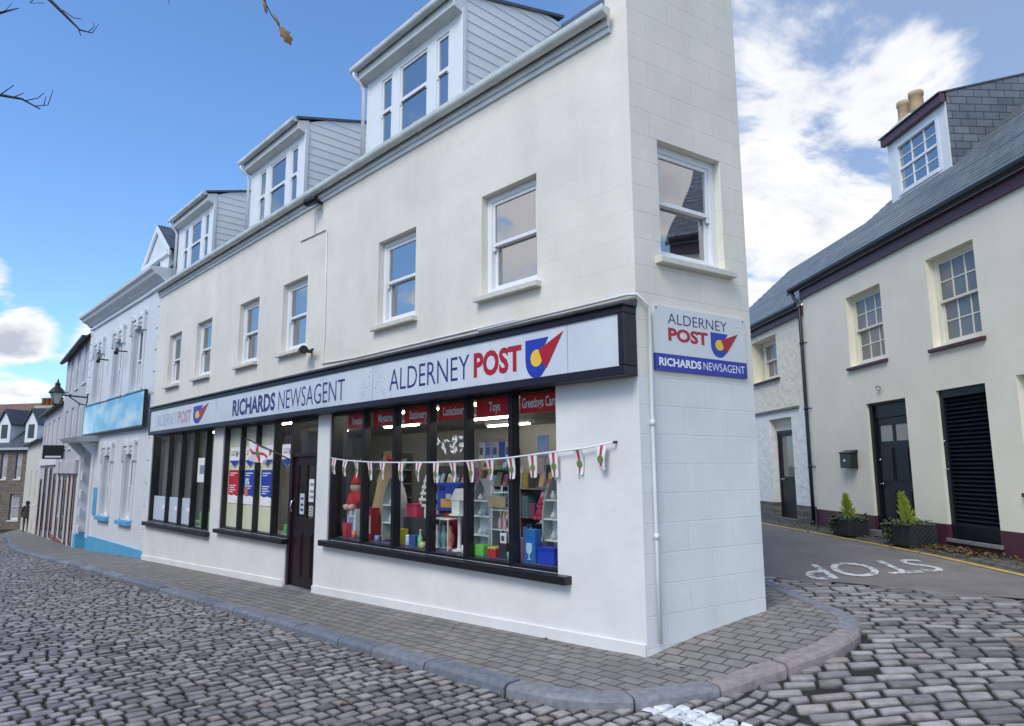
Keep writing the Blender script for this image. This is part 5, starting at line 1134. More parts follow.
# ------------------------------------------------------------------ the row further down
M_rowglass = glass_mirror('dark_row_glass', (.03, .03, .035), 1.5)
def row_house(name, label, fr, x0, x1, z0, eave, depth, wallm, wins, openings, roofm=None, ridge=None, base=None, winm=None):
    t = thing(name, label, 'building', fr, ((x0+x1)/2, depth/2, z0+.4)); holes = [tuple(w) for w in wins]+[tuple(o[:4]) for o in openings]
    b = MB(); holes_wall(b, x0, x1, z0, eave, holes, 0, .25); b.box(x0, x0+.2, .25, depth, z0, eave); b.box(x1-.2, x1, .25, depth, z0, eave); b.box(x0+.2, x1-.2, depth-.2, depth, z0, eave)
    rz = ridge if ridge else eave+depth*.42
    for q in (x0, x1-.2): b._pr([(q, 0.02, eave), (q, depth, eave), (q, depth/2, rz-.03)], [(q+.2, .02, eave), (q+.2, depth, eave), (q+.2, depth/2, rz-.03)])
    b.build('wall', wallm, t)
    b = MB(); globals()['mb'] = b; slab([(x0-.08, -.18, eave-.08), (x1+.05, -.18, eave-.08), (x1+.05, depth/2, rz), (x0-.08, depth/2, rz)]); slab([(x0-.08, depth/2, rz), (x1+.05, depth/2, rz), (x1+.05, depth+.15, eave-.08), (x0-.08, depth+.15, eave-.08)]); b.build('roof', roofm or M_slate, t)
    b = MB(); globals()['mb'] = b; gutter(x0, x1, -.22, eave-.08, .06, 6); b.build('gutter', M_blackm, t)
    for w in wins: sash_win(t, *w, .05, M_upvc, winm or M_rowglass, sill=(M_white, .05, .06, .08))
    for o in openings:
        a, c, e, f_, kind, m = o; b = MB()
        b.box(a, a+.07, .0, .2, e, f_); b.box(c-.07, c, .0, .2, e, f_); b.box(a+.07, c-.07, .0, .2, f_-.08, f_); 
        if kind == 'window': b.box(a+.07, c-.07, .0, .2, e, e+.10)
        fr_ = b.build('shop_window' if kind == 'window' else 'door', m, t)
        b = MB(); b.box(a+.07, c-.07, .02, .04, e+(.1 if kind == 'window' else .8), f_-.08); b.build('pane', M_rowglass, fr_)
        if kind == 'door': b = MB(); b.box(a+.071, c-.071, .11, .15, e, e+.80); b.build('leaf', m, fr_)
    return t
M_greyr = mat('grey_render', (.50, .50, .52), .65, var=.12, vscale=2); M_pinkish = mat('pale_pink_render', (.56, .53, .54), .65, var=.12, vscale=2); M_dred = mat('dark_red_paint', (.16, .02, .025), .45); M_yelr = mat('cream_yellow_render', (.70, .67, .56), .65, var=.1, vscale=2)
g = row_house('terraced_house', 'grey rendered shop with white and dark red shopfront left of the white building', F2, -7.6, -.05, -2.2, 6.15, 6, M_greyr, [(-1.45, -.55, 4.62, 6.0), (-3.6, -2.7, 4.62, 5.98), (-5.75, -4.85, 4.62, 5.96), (-2.3, -1.5, 2.45, 3.95), (-4.3, -3.5, 2.45, 3.95), (-6.4, -5.6, 2.45, 3.95)], [(-1.9, -.5, -.9, 1.45, 'window', M_dred), (-3.2, -2.2, -2.1, 1.45, 'door', M_dred), (-5.2, -3.5, -.9, 1.45, 'window', M_black), (-6.9, -5.5, -1., 1.45, 'window', M_dred)])
b = MB(); b.box(-7.2, -.3, -.12, 0, 1.5, 1.95); b.build('shop_fascia', M_pinkish, g, bevel=.01)
for q in (-.42, -2.05, -3.4, -5.4, -7.15): b = MB(); b.box(q-.06, q+.06, -.03, 0, -2.2, 1.5); b.build('pilaster', M_white, g, bevel=.006)
b = MB(); b.box(-7.5, -.06, -.03, 0, -2.2, -.95); b.build('stall_riser', mat('red_brown_paint', (.22, .07, .06), .6, var=.2, vscale=3), g)
r_ = row_house('terraced_house', 'pale shop with a red edged roof and a black projecting box sign', F2, -17.3, -7.62, -3.2, 4.45, 6, M_pinkish, [(-9.6, -8.6, 2.2, 3.9), (-12., -11., 2.2, 3.9), (-14.4, -13.4, 2.2, 3.9), (-16.4, -15.6, 2.2, 3.9)], [(-9.4, -8.0, -1.2, 1.5, 'window', M_dred), (-11.4, -9.9, -1.6, 1.75, 'window', M_black), (-14.2, -12.4, -1.6, 1.8, 'window', M_black), (-16.6, -15.2, -3.1, 1.2, 'door', M_dred)], roofm=mat('reddish_roof', (.20, .10, .085), .7, var=.3, vscale=3))
b = MB(); b.box(-17.2, -7.7, -.1, 0, 1.85, 2.15); b.build('shop_fascia', M_white, r_, bevel=.01)
b = MB(); b.box(-17.25, -7.66, -.03, 0, -3.2, -1.65); b.build('stall_riser', M_dred, r_)
t = thing('box_sign', 'black projecting box sign on the grey shop down the street', 'sign', F2, (-5.4, -.4, 2.05)); b = MB(); b.box(-5.55, -5.4, -.72, -.03, 2.05, 2.58); b.tube([(-5.47, -.1, 2.5), (-5.47, .02, 2.5)], .02, 6); b.build('case', M_black, t, bevel=.01); b = MB(); b.box(-5.398, -5.394, -.64, -.12, 2.10, 2.17); b.build('print', M_paper, t)
y_ = row_house('terraced_house', 'narrow cream house with slate roof and white dormer beyond the pale shop', F2, -29.5, -17.35, -4.2, 3.3, 7, M_yelr, [(-20, -19, -.2, 1.6), (-24, -23, -.2, 1.6), (-20, -19, -2.6, -1.), (-24, -23, -2.6, -1.)], [])
b = MB(); b._pr([(-25.4, .8, 3.7), (-25.4, .8, 5.0), (-25.4, 3.3, 6.1), (-25.4, 3.3, 4.0)], [(-23.2, .8, 3.7), (-23.2, .8, 5.0), (-23.2, 3.3, 6.1), (-23.2, 3.3, 4.0)]); q = b.build('dormer', M_white, y_); b = MB(); b.box(-24.8, -23.8, .78, .81, 3.95, 4.85); b.build('pane', M_bglass, q)
b = MB(); b.box(-17.2-.0, -17.36, .2, .8, -3, -1) if False else None
M_chbrick = brickmat('buff_brick', (.58, .46, .29), (.50, .39, .25), (.4, .38, .33), .22, .075, .01, .8, bump=.4)
M_chimpot = mat('terracotta_pot', (.40, .16, .10), .8, var=.2, vscale=6)
b = MB(); b.box(-2.05, -.1, 3.0, 3.9, 3.5, 6.45); b.box(-2.15, 0., 2.9, 4.0, 6.45, 6.65); ch = toF(b, F4, F2).build('chimney', M_chbrick, y_)
for k in range(5): b = MB(); b.lathe([(.17, 6.5), (.14, 7.1), (.18, 7.12), (.18, 7.2), (.12, 7.21)], (-1.85+.39*k, 3.45, .1), 10); toF(b, F4, F2).build('chimney_pot', M_chimpot, ch, smooth=True)
# stone house closing the street
M_stone = brickmat('brown_stone', (.21, .165, .12), (.15, .12, .095), (.24, .21, .17), .42, .2, .02, .85, bump=.8, var=.3, grain=.4, distort=.1)
SHs = thing('stone_house', 'brown stone house with slate roof and white gabled dormers closing the street', 'house', F4, (-4, 3, -2.9)); W4 = [(-1.65, -1.12, 1.03, 2.88), (-.42, .10, 1.03, 2.88), (-4.2, -3.5, 1.03, 2.88), (-.60, .22, -1.9, -.05), (-4.4, -3.5, -1.9, -.05), (-7.0, -6.2, 1.03, 2.88)]
mb = MB(); holes_wall(mb, -9, .98, -3.4, 3.3, W4+[(-2.35, -1.4, -3.5, -.1)], 0, .4); mb.box(-9, -8.7, .4, 7, -3.4, 3.3); mb.box(.68, .98, .4, 7, -3.4, 3.3); mb.box(-8.7, .68, 6.7, 7, -3.4, 3.3); mb._pr([(.68, .02, 3.3), (.68, 7, 3.3), (.68, 3.5, 6.1)], [(.98, .02, 3.3), (.98, 7, 3.3), (.98, 3.5, 6.1)]); mb.build('wall', M_stone, SHs)
mb = MB(); slab([(-9.1, -.25, 3.25), (1.15, -.25, 3.25), (1.15, 3.5, 6.2), (-9.1, 3.5, 6.2)]); slab([(-9.1, 3.5, 6.2), (1.15, 3.5, 6.2), (1.15, 7.2, 3.2), (-9.1, 7.2, 3.2)]); mb.build('roof', M_slate, SHs)
mb = MB(); mb.box(-9.05, 1.1, -.3, -.02, 3.12, 3.28); mb.build('gutter', mat('pale_lead', (.45, .47, .5), .4), SHs)
for w in W4: sash_win(SHs, *w, .15, M_upvc, glass_mirror('pale_curtained_glass', (.40, .41, .43), 1.5), sill=(M_white, .05, .06, .1), fw_=.09)
mb = MB(); mb.box(-2.3, -1.45, .2, .26, -3.3, -.15); mb.build('door', M_dred, SHs)
for xc in (-1.95, .35):
    mb = MB(); mb._pr([(xc-.5, .3, 3.6), (xc-.5, .3, 5.1), (xc, .3, 6.0), (xc+.5, .3, 5.1), (xc+.5, .3, 3.6)][::1], [(xc-.5, 3.0, 3.6), (xc-.5, 3., 5.1), (xc, 3., 6.0), (xc+.5, 3., 5.1), (xc+.5, 3., 3.6)]); d_ = mb.build('dormer', M_white, SHs)
    for sg in (-1, 1): mb = MB(); mb._pr([(xc, .15, 6.08), (xc+sg*.66, .15, 4.95), (xc+sg*.66, .15, 5.05), (xc, .15, 6.2)], [(xc, 3.2, 6.08), (xc+sg*.66, 3.2, 4.95), (xc+sg*.66, 3.2, 5.05), (xc, 3.2, 6.2)]); mb.build('roof', M_slate, d_)
    mb = MB(); mb.box(xc-.25, xc+.25, .27, .31, 4.0, 5.0); mb.build('pane', M_bglass, d_)
t = thing('low_wall', 'low dull red wall in front of the brown stone house', 'wall', F4, (-4, -1.8, -3.2)); mb = MB(); mb.box(-9, .6, -2., -1.75, -3.6, -2.45); mb.build('wall', mat('dull_red_wall', (.34, .09, .08), .7, var=.25, vscale=2), t); mb = MB(); mb.box(-9.02, .63, -2.04, -1.71, -2.45, -2.38); mb.build('coping', mat('red_coping', (.28, .10, .09), .7), t)
fh = row_house('far_house', 'distant house with a brown red roof rising behind the stone house', Frame((-46, 66), (.97, -.24)), -12, -1.2, -3, 6., 6, M_pinkish, [], [], roofm=mat('brown_red_roof', (.20, .10, .085), .8, var=.3, vscale=2), ridge=8.3)

F5 = Frame(tn(2, 10.2), (mx_, my_))
row_house('terraced_house', 'grey stone house on the camera side of the street, seen reflected in the shop panes', F5, 1.5, 20, -3, 4.3, 6.5, brickmat('grey_stone', (.17, .15, .13), (.13, .12, .11), (.2, .19, .17), .4, .2, .02, .85, bump=.7, var=.3), [(4+3.2*i, 5+3.2*i, 1.6, 3.2) for i in range(5)]+[(4+3.2*i, 5+3.2*i, -1.0, .7) for i in range(5)], [], ridge=7.4)

row_house('terraced_house', 'white rendered house further along the camera side of the street', Frame(tn(22.2, 9.6), (mx_, my_)), 0, 36, -4, 3.6, 6.5, M_white, [(2+4.2*i, 3+4.2*i, .6, 2.2) for i in range(8)], [], ridge=6.4)

# ------------------------------------------------------------------ cream house and cottage across the lane
M_creamh = mat('cream_house_render', (.88, .83, .685), .6, var=.08, vscale=1.1, bump=.25, bscale=9, bdist=.012)
M_purple = mat('purple_plinth_paint', (.090, .026, .042), .5, var=.25, vscale=4); M_purpf = mat('purple_fascia_paint', (.105, .045, .060), .45, var=.15, vscale=3)
M_creamf = mat('cream_window_paint', (.74, .72, .62), .4)
M_slate3 = brickmat('lane_slate_roof', (.22, .235, .235), (.155, .17, .175), (.035, .04, .04), .30, .19, .007, .38, (1, 0, 0), (0, .75, .65), bump=1., var=.3, vscale=1.8, smooth=.05, bdist=.02, grain=.2, dirt=(.12, .14, .11))
M_slateh = brickmat('slate_hung_cheek', (.17, .185, .205), (.11, .125, .15), (.03, .033, .04), .34, .165, .008, .4, (0, 1, 0), (0, 0, 1), bump=1., var=.25, vscale=2, smooth=.05, bdist=.015)
M_greyglass = glass_mirror('net_curtained_glass', (.16, .165, .165), 1.6)
CH = thing('cream_house', 'cream rendered house with purple plinth and slate roof across the lane', 'house', F3, (1, 3, .3))
W3 = [(-1.56, -.36, 3.58, 4.99), (.97, 2.09, 3.53, 5.02), (3.9, 5.0, 3.5, 5.02), (2.63, 3.75, 1.25, 2.85)]
D3 = (-1.14, .10, .43, 2.79); S3 = (.92, 2.03, .47, 2.82)
mb = MB(); holes_wall(mb, -3.36, 6.5, .68, 5.66, W3+[(D3[0], D3[1], .5, D3[3]), (S3[0], S3[1], .5, S3[3])], 0, .35); mb.box(-3.36, -3.1, .35, 9, 0, 5.66); mb.box(6.2, 6.5, .35, 9, 0, 5.66); mb.box(-3.1, 6.2, 8.7, 9, 0, 5.66)
for q in (-3.36, 6.2): mb._pr([(q, .02, 5.66), (q, 9.0, 5.66), (q, 4.5, 9.5)], [(q+.26, .02, 5.66), (q+.26, 9.0, 5.66), (q+.26, 4.5, 9.5)])
mb.build('wall', M_creamh, CH)
mb = MB(); holes_wall(mb, -3.37, 6.51, -.4, .679, [(D3[0], D3[1], D3[2], .7), (S3[0], S3[1], S3[2], .7)], -.012, .35); mb.build('plinth', M_purple, CH)
mb = MB(); slab([(-3.9, -.12, 5.655), (6.6, -.12, 5.655), (6.6, 4.5, 9.63), (-3.9, 4.5, 9.63)], .05); slab([(-3.9, 4.5, 9.63), (6.6, 4.5, 9.63), (6.6, 9.2, 5.6), (-3.9, 9.2, 5.6)], .05); mb.build('roof', M_slate3, CH)
# slate courses: a thin step every row on the lane slope
mb = MB(); n = 26
for i in range(n):
    y = -.12+4.6*i/n; z = 5.655+.8605*(y+.12); y2 = -.12+4.6*(i+1.02)/n; z2 = 5.655+.8605*(y2+.12); mb.hexa([(-3.9, y, z+.002), (6.6, y, z+.002), (6.6, y2, z2+.001), (-3.9, y2, z2+.001)], [(-3.9, y, z+.022), (6.6, y, z+.022), (6.6, y2, z2+.004), (-3.9, y2, z2+.004)])
mb.build('slates', M_slate3, CH)
mb = MB(); mb.box(-3.40, 6.5, -.05, 0, 5.42, 5.66); mb.build('fascia_board', M_purpf, CH, bevel=.005)
mb = MB(); gutter(-3.72, 6.5, -.125, 5.70, .07); mb.build('gutter', M_blackm, CH)
mb = MB(); mb.tube([(-3.60, -.125, 5.66), (-3.58, -.10, 5.5), (-3.42, -.06, 5.3), (-3.42, -.06, 2.), (-3.42, -.06, .38)], .04, 10)
for z in (4.4, 2.9, 1.6): mb.tube([(-3.42, -.06, z-.03), (-3.42, -.06, z+.03)], .052, 10); mb.tube([(-3.42, -.06, z), (-3.28, -.005, z)], .012, 6)
mb.tube([(-3.42, -.06, .42), (-3.42, -.10, .33)], .045, 10); mb.build('downpipe', M_blackm, CH, smooth=True)
for w in W3: sash_win(CH, *w, .13, M_creamf, M_greyglass, cols=3, rows=2, sill=(M_purple, .06, .07, .08), fw_=.07, bar=.024)
M_bluedoor = mat('black_blue_door_paint', (.010, .013, .018), .42, var=.25, vscale=8, spec=.3)
mb = MB(); a, b, c, d = D3; mb.box(a, a+.10, .06, .22, c, d); mb.box(b-.06, b, .06, .22, c, d); mb.box(a+.1, b-.06, .06, .22, d-.04, d); mb.box(a+.1, b-.06, .10, .2, d-.29, d-.041); dd = mb.build('door', M_bluedoor, CH, bevel=.004)
x0, x1 = a+.105, b-.065; wd = x1-x0; lf = MB(); pz = []
cols2 = [(x0+.10, x0+wd/2-.04), (x0+wd/2+.04, x1-.10)]
holes = [(p, q, 2.06, 2.36) for p, q in cols2]; holes_wall(lf, x0, x1, c+.05, d-.295, holes, .115, .16)
for p, q in cols2:
    for z0, z1 in ((1.32, 1.96), (.62, 1.18)):
        lf.box(p, q, .103, .114, z0, z1); lf.box(p+.03, q-.03, .090, .102, z0+.03, z1-.03)
lf.build('leaf', M_bluedoor, dd, bevel=.004)
for p, q in cols2: pane(dd, p-.004, q+.004, .13, 2.056, 2.364, M_greyglass)
hb = MB(); hb.tube([(x0+.06, .115, 1.28), (x0+.06, .07, 1.28), (x0+.17, .065, 1.28)], .012, 8); hb.tube([(x0+.06, .115, 1.72), (x0+.06, .09, 1.72)], .03, 12); hb.build('handle', MATS['brushed_steel'], dd, smooth=True)
mb = MB(); mb.box(a-.05, b+.05, -.16, .25, .28, .43); mb.build('step', MATS['granite_step'], CH, bevel=.01)
mb = MB(); a, b, c, d = S3; mb.box(a, a+.09, .05, .2, c, d); mb.box(b-.06, b, .05, .2, c, d); mb.box(a+.09, b-.06, .05, .2, d-.13, d); mb.box(a+.09, b-.06, .07, .19, c, c+.22); sh = mb.build('shutter_door', M_bluedoor, CH, bevel=.004)
mb = MB(); nL = 30
for i in range(nL):
    z = c+.22+(d-.13-c-.22)*i/nL; st_ = (d-.13-c-.22)/nL; mb.hexa([(a+.09, .07, z), (b-.06, .07, z), (b-.06, .085, z-.002), (a+.09, .085, z-.002)], [(a+.09, .13, z+st_*.9), (b-.06, .13, z+st_*.9), (b-.06, .145, z+st_*.86), (a+.09, .145, z+st_*.86)])
mb.box(a+.09, b-.06, .16, .17, c+.22, d-.13); mb.build('louvres', M_bluedoor, sh)
hb = MB(); hb.tube([(a+.05, .05, 1.55), (a+.05, .01, 1.55), (a+.14, .005, 1.55)], .01, 8); hb.tube([(a+.045, .05, 2.0), (a+.045, .03, 2.0)], .018, 10); hb.build('handle', MATS['brushed_steel'], sh, smooth=True)
mb = MB(); mb.box(a-.02, b+.04, -.05, .2, c-.06, c); mb.build('step', MATS['granite_step'], CH, bevel=.008)
# dormer on the lane slope
DX0, DX1, DY = -3.12, -1.10, 2.2
mb = MB(); holes_wall(mb, DX0, DX1, 7.5, 9.10, [(-2.86, -1.34, 7.72, 8.98)], DY, DY+.12)
for q in (DX0, DX1-.09): mb._pr([(q, DY+.12, 7.6), (q, 4.3, 9.4), (q, 4.3, 9.72), (q, DY+.12, 9.1)], [(q+.09, DY+.12, 7.6), (q+.09, 4.3, 9.4), (q+.09, 4.3, 9.72), (q+.09, DY+.12, 9.1)])
dm = mb.build('dormer', M_white, CH)
for q0, q1 in ((DX1+.002, DX1+.03), (DX0-.03, DX0-.002)): mb = MB(); mb._pr([(q0, DY+.03, 7.55), (q0, 4.4, 9.42), (q0, 4.4, 9.86), (q0, DY+.03, 9.30)], [(q1, DY+.03, 7.55), (q1, 4.4, 9.42), (q1, 4.4, 9.86), (q1, DY+.03, 9.30)]); mb.build('cheek', M_slateh, dm)
mb = MB(); mb._pr([(DX0-.06, DY-.12, 9.08), (DX0-.06, DY-.12, 9.262), (DX0-.06, DY-.02, 9.262), (DX0-.06, DY-.02, 9.08)], [(DX1+.05, DY-.12, 9.08), (DX1+.05, DY-.12, 9.262), (DX1+.05, DY-.02, 9.262), (DX1+.05, DY-.02, 9.08)]); mb.build('fascia_board', M_purpf, dm)
mb = MB(); mb.hexa([(DX0-.09, DY-.16, 9.26), (DX1+.055, DY-.16, 9.26), (DX1+.055, 4.9, 9.98), (DX0-.09, 4.9, 9.98)], [(DX0-.09, DY-.16, 9.29), (DX1+.055, DY-.16, 9.29), (DX1+.055, 4.9, 10.01), (DX0-.09, 4.9, 10.01)]); mb.build('roof', M_slate, dm)
mb = MB()
x0, x1, z0, z1 = -2.86, -1.34, 7.72, 8.98
mb.box(x0, x0+.10, DY-.01, DY+.1, z0, z1); mb.box(x1-.10, x1, DY-.01, DY+.1, z0, z1); mb.box(x0+.1, x1-.1, DY-.01, DY+.1, z1-.10, z1); mb.box(x0+.1, x1-.1, DY-.03, DY+.1, z0, z0+.09); zm = (z0+z1)/2; mb.box(x0+.1, x1-.1, DY+.02, DY+.1, zm-.03, zm+.03)
for i in (1, 2): xm = x0+.1+(x1-x0-.2)*i/3; mb.box(xm-.014, xm+.014, DY+.035, DY+.1, z0+.09, zm-.03); mb.box(xm-.014, xm+.014, DY+.035, DY+.1, zm+.03, z1-.1)
for zz in ((z0+.09+zm)/2, (z1-.1+zm)/2): mb.box(x0+.1, x1-.1, DY+.04, DY+.098, zz-.013, zz+.013)
mb.build('window_frame', M_upvc, dm, bevel=.004)
mb = MB(); mb.box(x0+.1, x1-.1, DY+.06, DY+.066, z0+.09, z1-.1); mb.build('pane', M_glass, dm)
M_chw = mat('white_chimney_render', (.70, .69, .66), .7, var=.15, vscale=4); M_pot = mat('buff_chimney_pot', (.52, .36, .21), .75, var=.3, vscale=5)
mb = MB(); mb.box(-3.95, -3.05, 2.75, 3.45, 8.0, 9.7); mb.hexa([(-4.02, 2.68, 9.7), (-2.98, 2.68, 9.7), (-2.98, 3.52, 9.7), (-4.02, 3.52, 9.7)], [(-3.85, 2.85, 9.98), (-3.15, 2.85, 9.98), (-3.15, 3.35, 9.98), (-3.85, 3.35, 9.98)]); ch = mb.build('chimney', M_chw, CH, bevel=.01)
for x in (-3.69, -3.22): mb = MB(); mb.lathe([(.17, 9.94), (.155, 10.1), (.15, 10.42), (.17, 10.44), (.17, 10.54), (.15, 10.55), (.13, 10.42)], (x, 3.1, 0), 16); mb.build('chimney_pot', M_pot, ch, smooth=True)
# cottage
CO = thing('cottage', 'low cottage of white painted rubble with slate roof beyond the cream house', 'cottage', F3, (-6.2, 3, .3))
M_rubc = mat('cream_painted_rubble', (.86, .81, .655), .65, var=.06, vscale=5, bump=.55, bscale=5.5, bdist=.06); M_rubw = mat('white_painted_rubble', (.88, .88, .86), .65, var=.06, vscale=5, bump=.55, bscale=5.5, bdist=.06)
M_rubs = brickmat('bare_rubble', (.17, .155, .15), (.12, .11, .11), (.22, .21, .19), .3, .16, .025, .85, bump=1., var=.4, bdist=.02, grain=.5, distort=.12)
CW = [(-6.45, -4.95, 3.83, 4.92)]; CDo = (-5.62, -4.36, .36, 2.79)
mb = MB(); holes_wall(mb, -10, -3.371, 3.0, 5.3, CW, .03, .5); mb.box(-10, -9.7, .5, 6, 0, 5.3); mb.box(-9.7, -3.371, 5.7, 6, 0, 5.3); mb.build('wall', M_rubc, CO)
mb = MB(); holes_wall(mb, -10, -3.371, .72, 2.998, [(CDo[0], CDo[1], .5, CDo[3])], .02, .5); mb.build('wall', M_rubw, CO)
mb = MB(); holes_wall(mb, -10, -3.371, -.2, .719, [(CDo[0], CDo[1], CDo[2], .8)], .015, .5); mb.build('plinth', M_rubs, CO)
mb = MB(); mb.box(-6.6, -3.9, -.03, .03, 2.96, 3.02); mb.build('ledge', MATS['granite_step'], CO, bevel=.01)
mb = MB(); slab([(-10.1, -.12, 5.28), (-3.36, -.12, 5.28), (-3.36, 3., 8.10), (-10.1, 3., 8.10)], .05); slab([(-10.1, 3., 8.10), (-3.36, 3., 8.10), (-3.36, 6.1, 5.3), (-10.1, 6.1, 5.3)], .05); mb.build('roof', M_slate3, CO)
mb = MB(); n = 19
for i in range(n):
    y = -.12+3.12*i/n; z = 5.28+.9038*(y+.12); y2 = -.12+3.12*(i+1.02)/n; z2 = 5.28+.9038*(y2+.12); mb.hexa([(-10.1, y, z+.002), (-3.365, y, z+.002), (-3.365, y2, z2+.001), (-10.1, y2, z2+.001)], [(-10.1, y, z+.022), (-3.365, y, z+.022), (-3.365, y2, z2+.004), (-10.1, y2, z2+.004)])
mb.build('slates', M_slate3, CO)
mb = MB(); mb.box(-10.1, -3.38, -.03, .03, 5.08, 5.28); mb.build('fascia_board', M_purpf, CO); mb = MB(); gutter(-10.1, -3.42, -.11, 5.32, .07); mb.build('gutter', M_blackm, CO)
sash_win(CO, -6.3, -4.95, 3.83, 4.92, .28, M_creamf, M_greyglass, cols=3, rows=1, sill=(M_purple, .05, .12, .07), fw_=.10)
mb = MB(); a, b, c, d = CDo; mb.box(a, b, .2, .3, 2.5, d) ; mb.build('wall', M_creamf, CO)
mb = MB(); mb.box(a+.02, a+.10, .2, .3, c, 2.5); mb.box(b-.10, b-.02, .2, .3, c, 2.5); mb.box(a+.1, b-.1, .2, .3, 2.42, 2.499); dd = mb.build('door', M_bluedoor, CO, bevel=.004)
lf = MB(); holes_wall(lf, a+.1, b-.1, c, 2.42, [(a+.2, b-.2, 1.36, 2.36)], .22, .27); lf.box(a+.24, b-.24, .21, .219, .5, 1.15); lf.build('leaf', M_bluedoor, dd); pane(dd, a+.196, b-.196, .24, 1.356, 2.364, M_greyglass)
hb = MB(); hb.tube([(a+.16, .22, 1.30), (a+.16, .18, 1.30), (a+.34, .18, 1.30)], .014, 8); hb.build('handle', MATS['brushed_steel'], dd, smooth=True)

# things on and by the cream house
t = thing('letterbox', 'black metal letterbox on the cream wall left of the panelled door', 'letterbox', F3, (-1.78, -.08, 1.56)); b = MB(); b.box(-1.97, -1.56, -.15, -.002, 1.57, 1.86); b.build('box', M_blackm, t, bevel=.01); b = MB(); b._pr([(-1.99, -.17, 1.86), (-1.99, -.17, 1.875), (-1.99, -.002, 1.93), (-1.99, -.002, 1.86)], [(-1.54, -.17, 1.86), (-1.54, -.17, 1.875), (-1.54, -.002, 1.93), (-1.54, -.002, 1.86)]); b.build('lid', M_blackm, t, bevel=.005); b = MB(); b.box(-1.83, -1.74, -.156, -.151, 1.70, 1.74); b.build('plate', MATS['brushed_steel'], t)
t = thing('wall_ring', 'small iron ring hook on the cream wall above the panelled door', 'hook', F3, (-.60, -.02, 3.03)); b = MB(); pts = [(-.60+.07*math.cos(q), -.05-.015*math.sin(q), 3.04+.045*math.sin(q)) for q in [2*math.pi*k/16 for k in range(17)]]; b.tube(pts, .008, 6); b.build('ring', M_wire, t, smooth=True); b = MB(); b.tube([(-.60, 0, 3.06), (-.60, -.06, 3.06)], .012, 8); b.build('hook', M_wire, t)
M_plank = mat('dark_planter_timber', (.030, .033, .036), .7, var=.3, vscale=7); M_soil = mat('soil', (.03, .022, .016), .95)
M_conif = mat('golden_conifer', (.36, .42, .04), .7, var=.5, vscale=30, col2=(.14, .25, .025)); M_ivy = mat('ivy_leaves', (.045, .085, .03), .5, var=.5, vscale=30, col2=(.10, .14, .06))
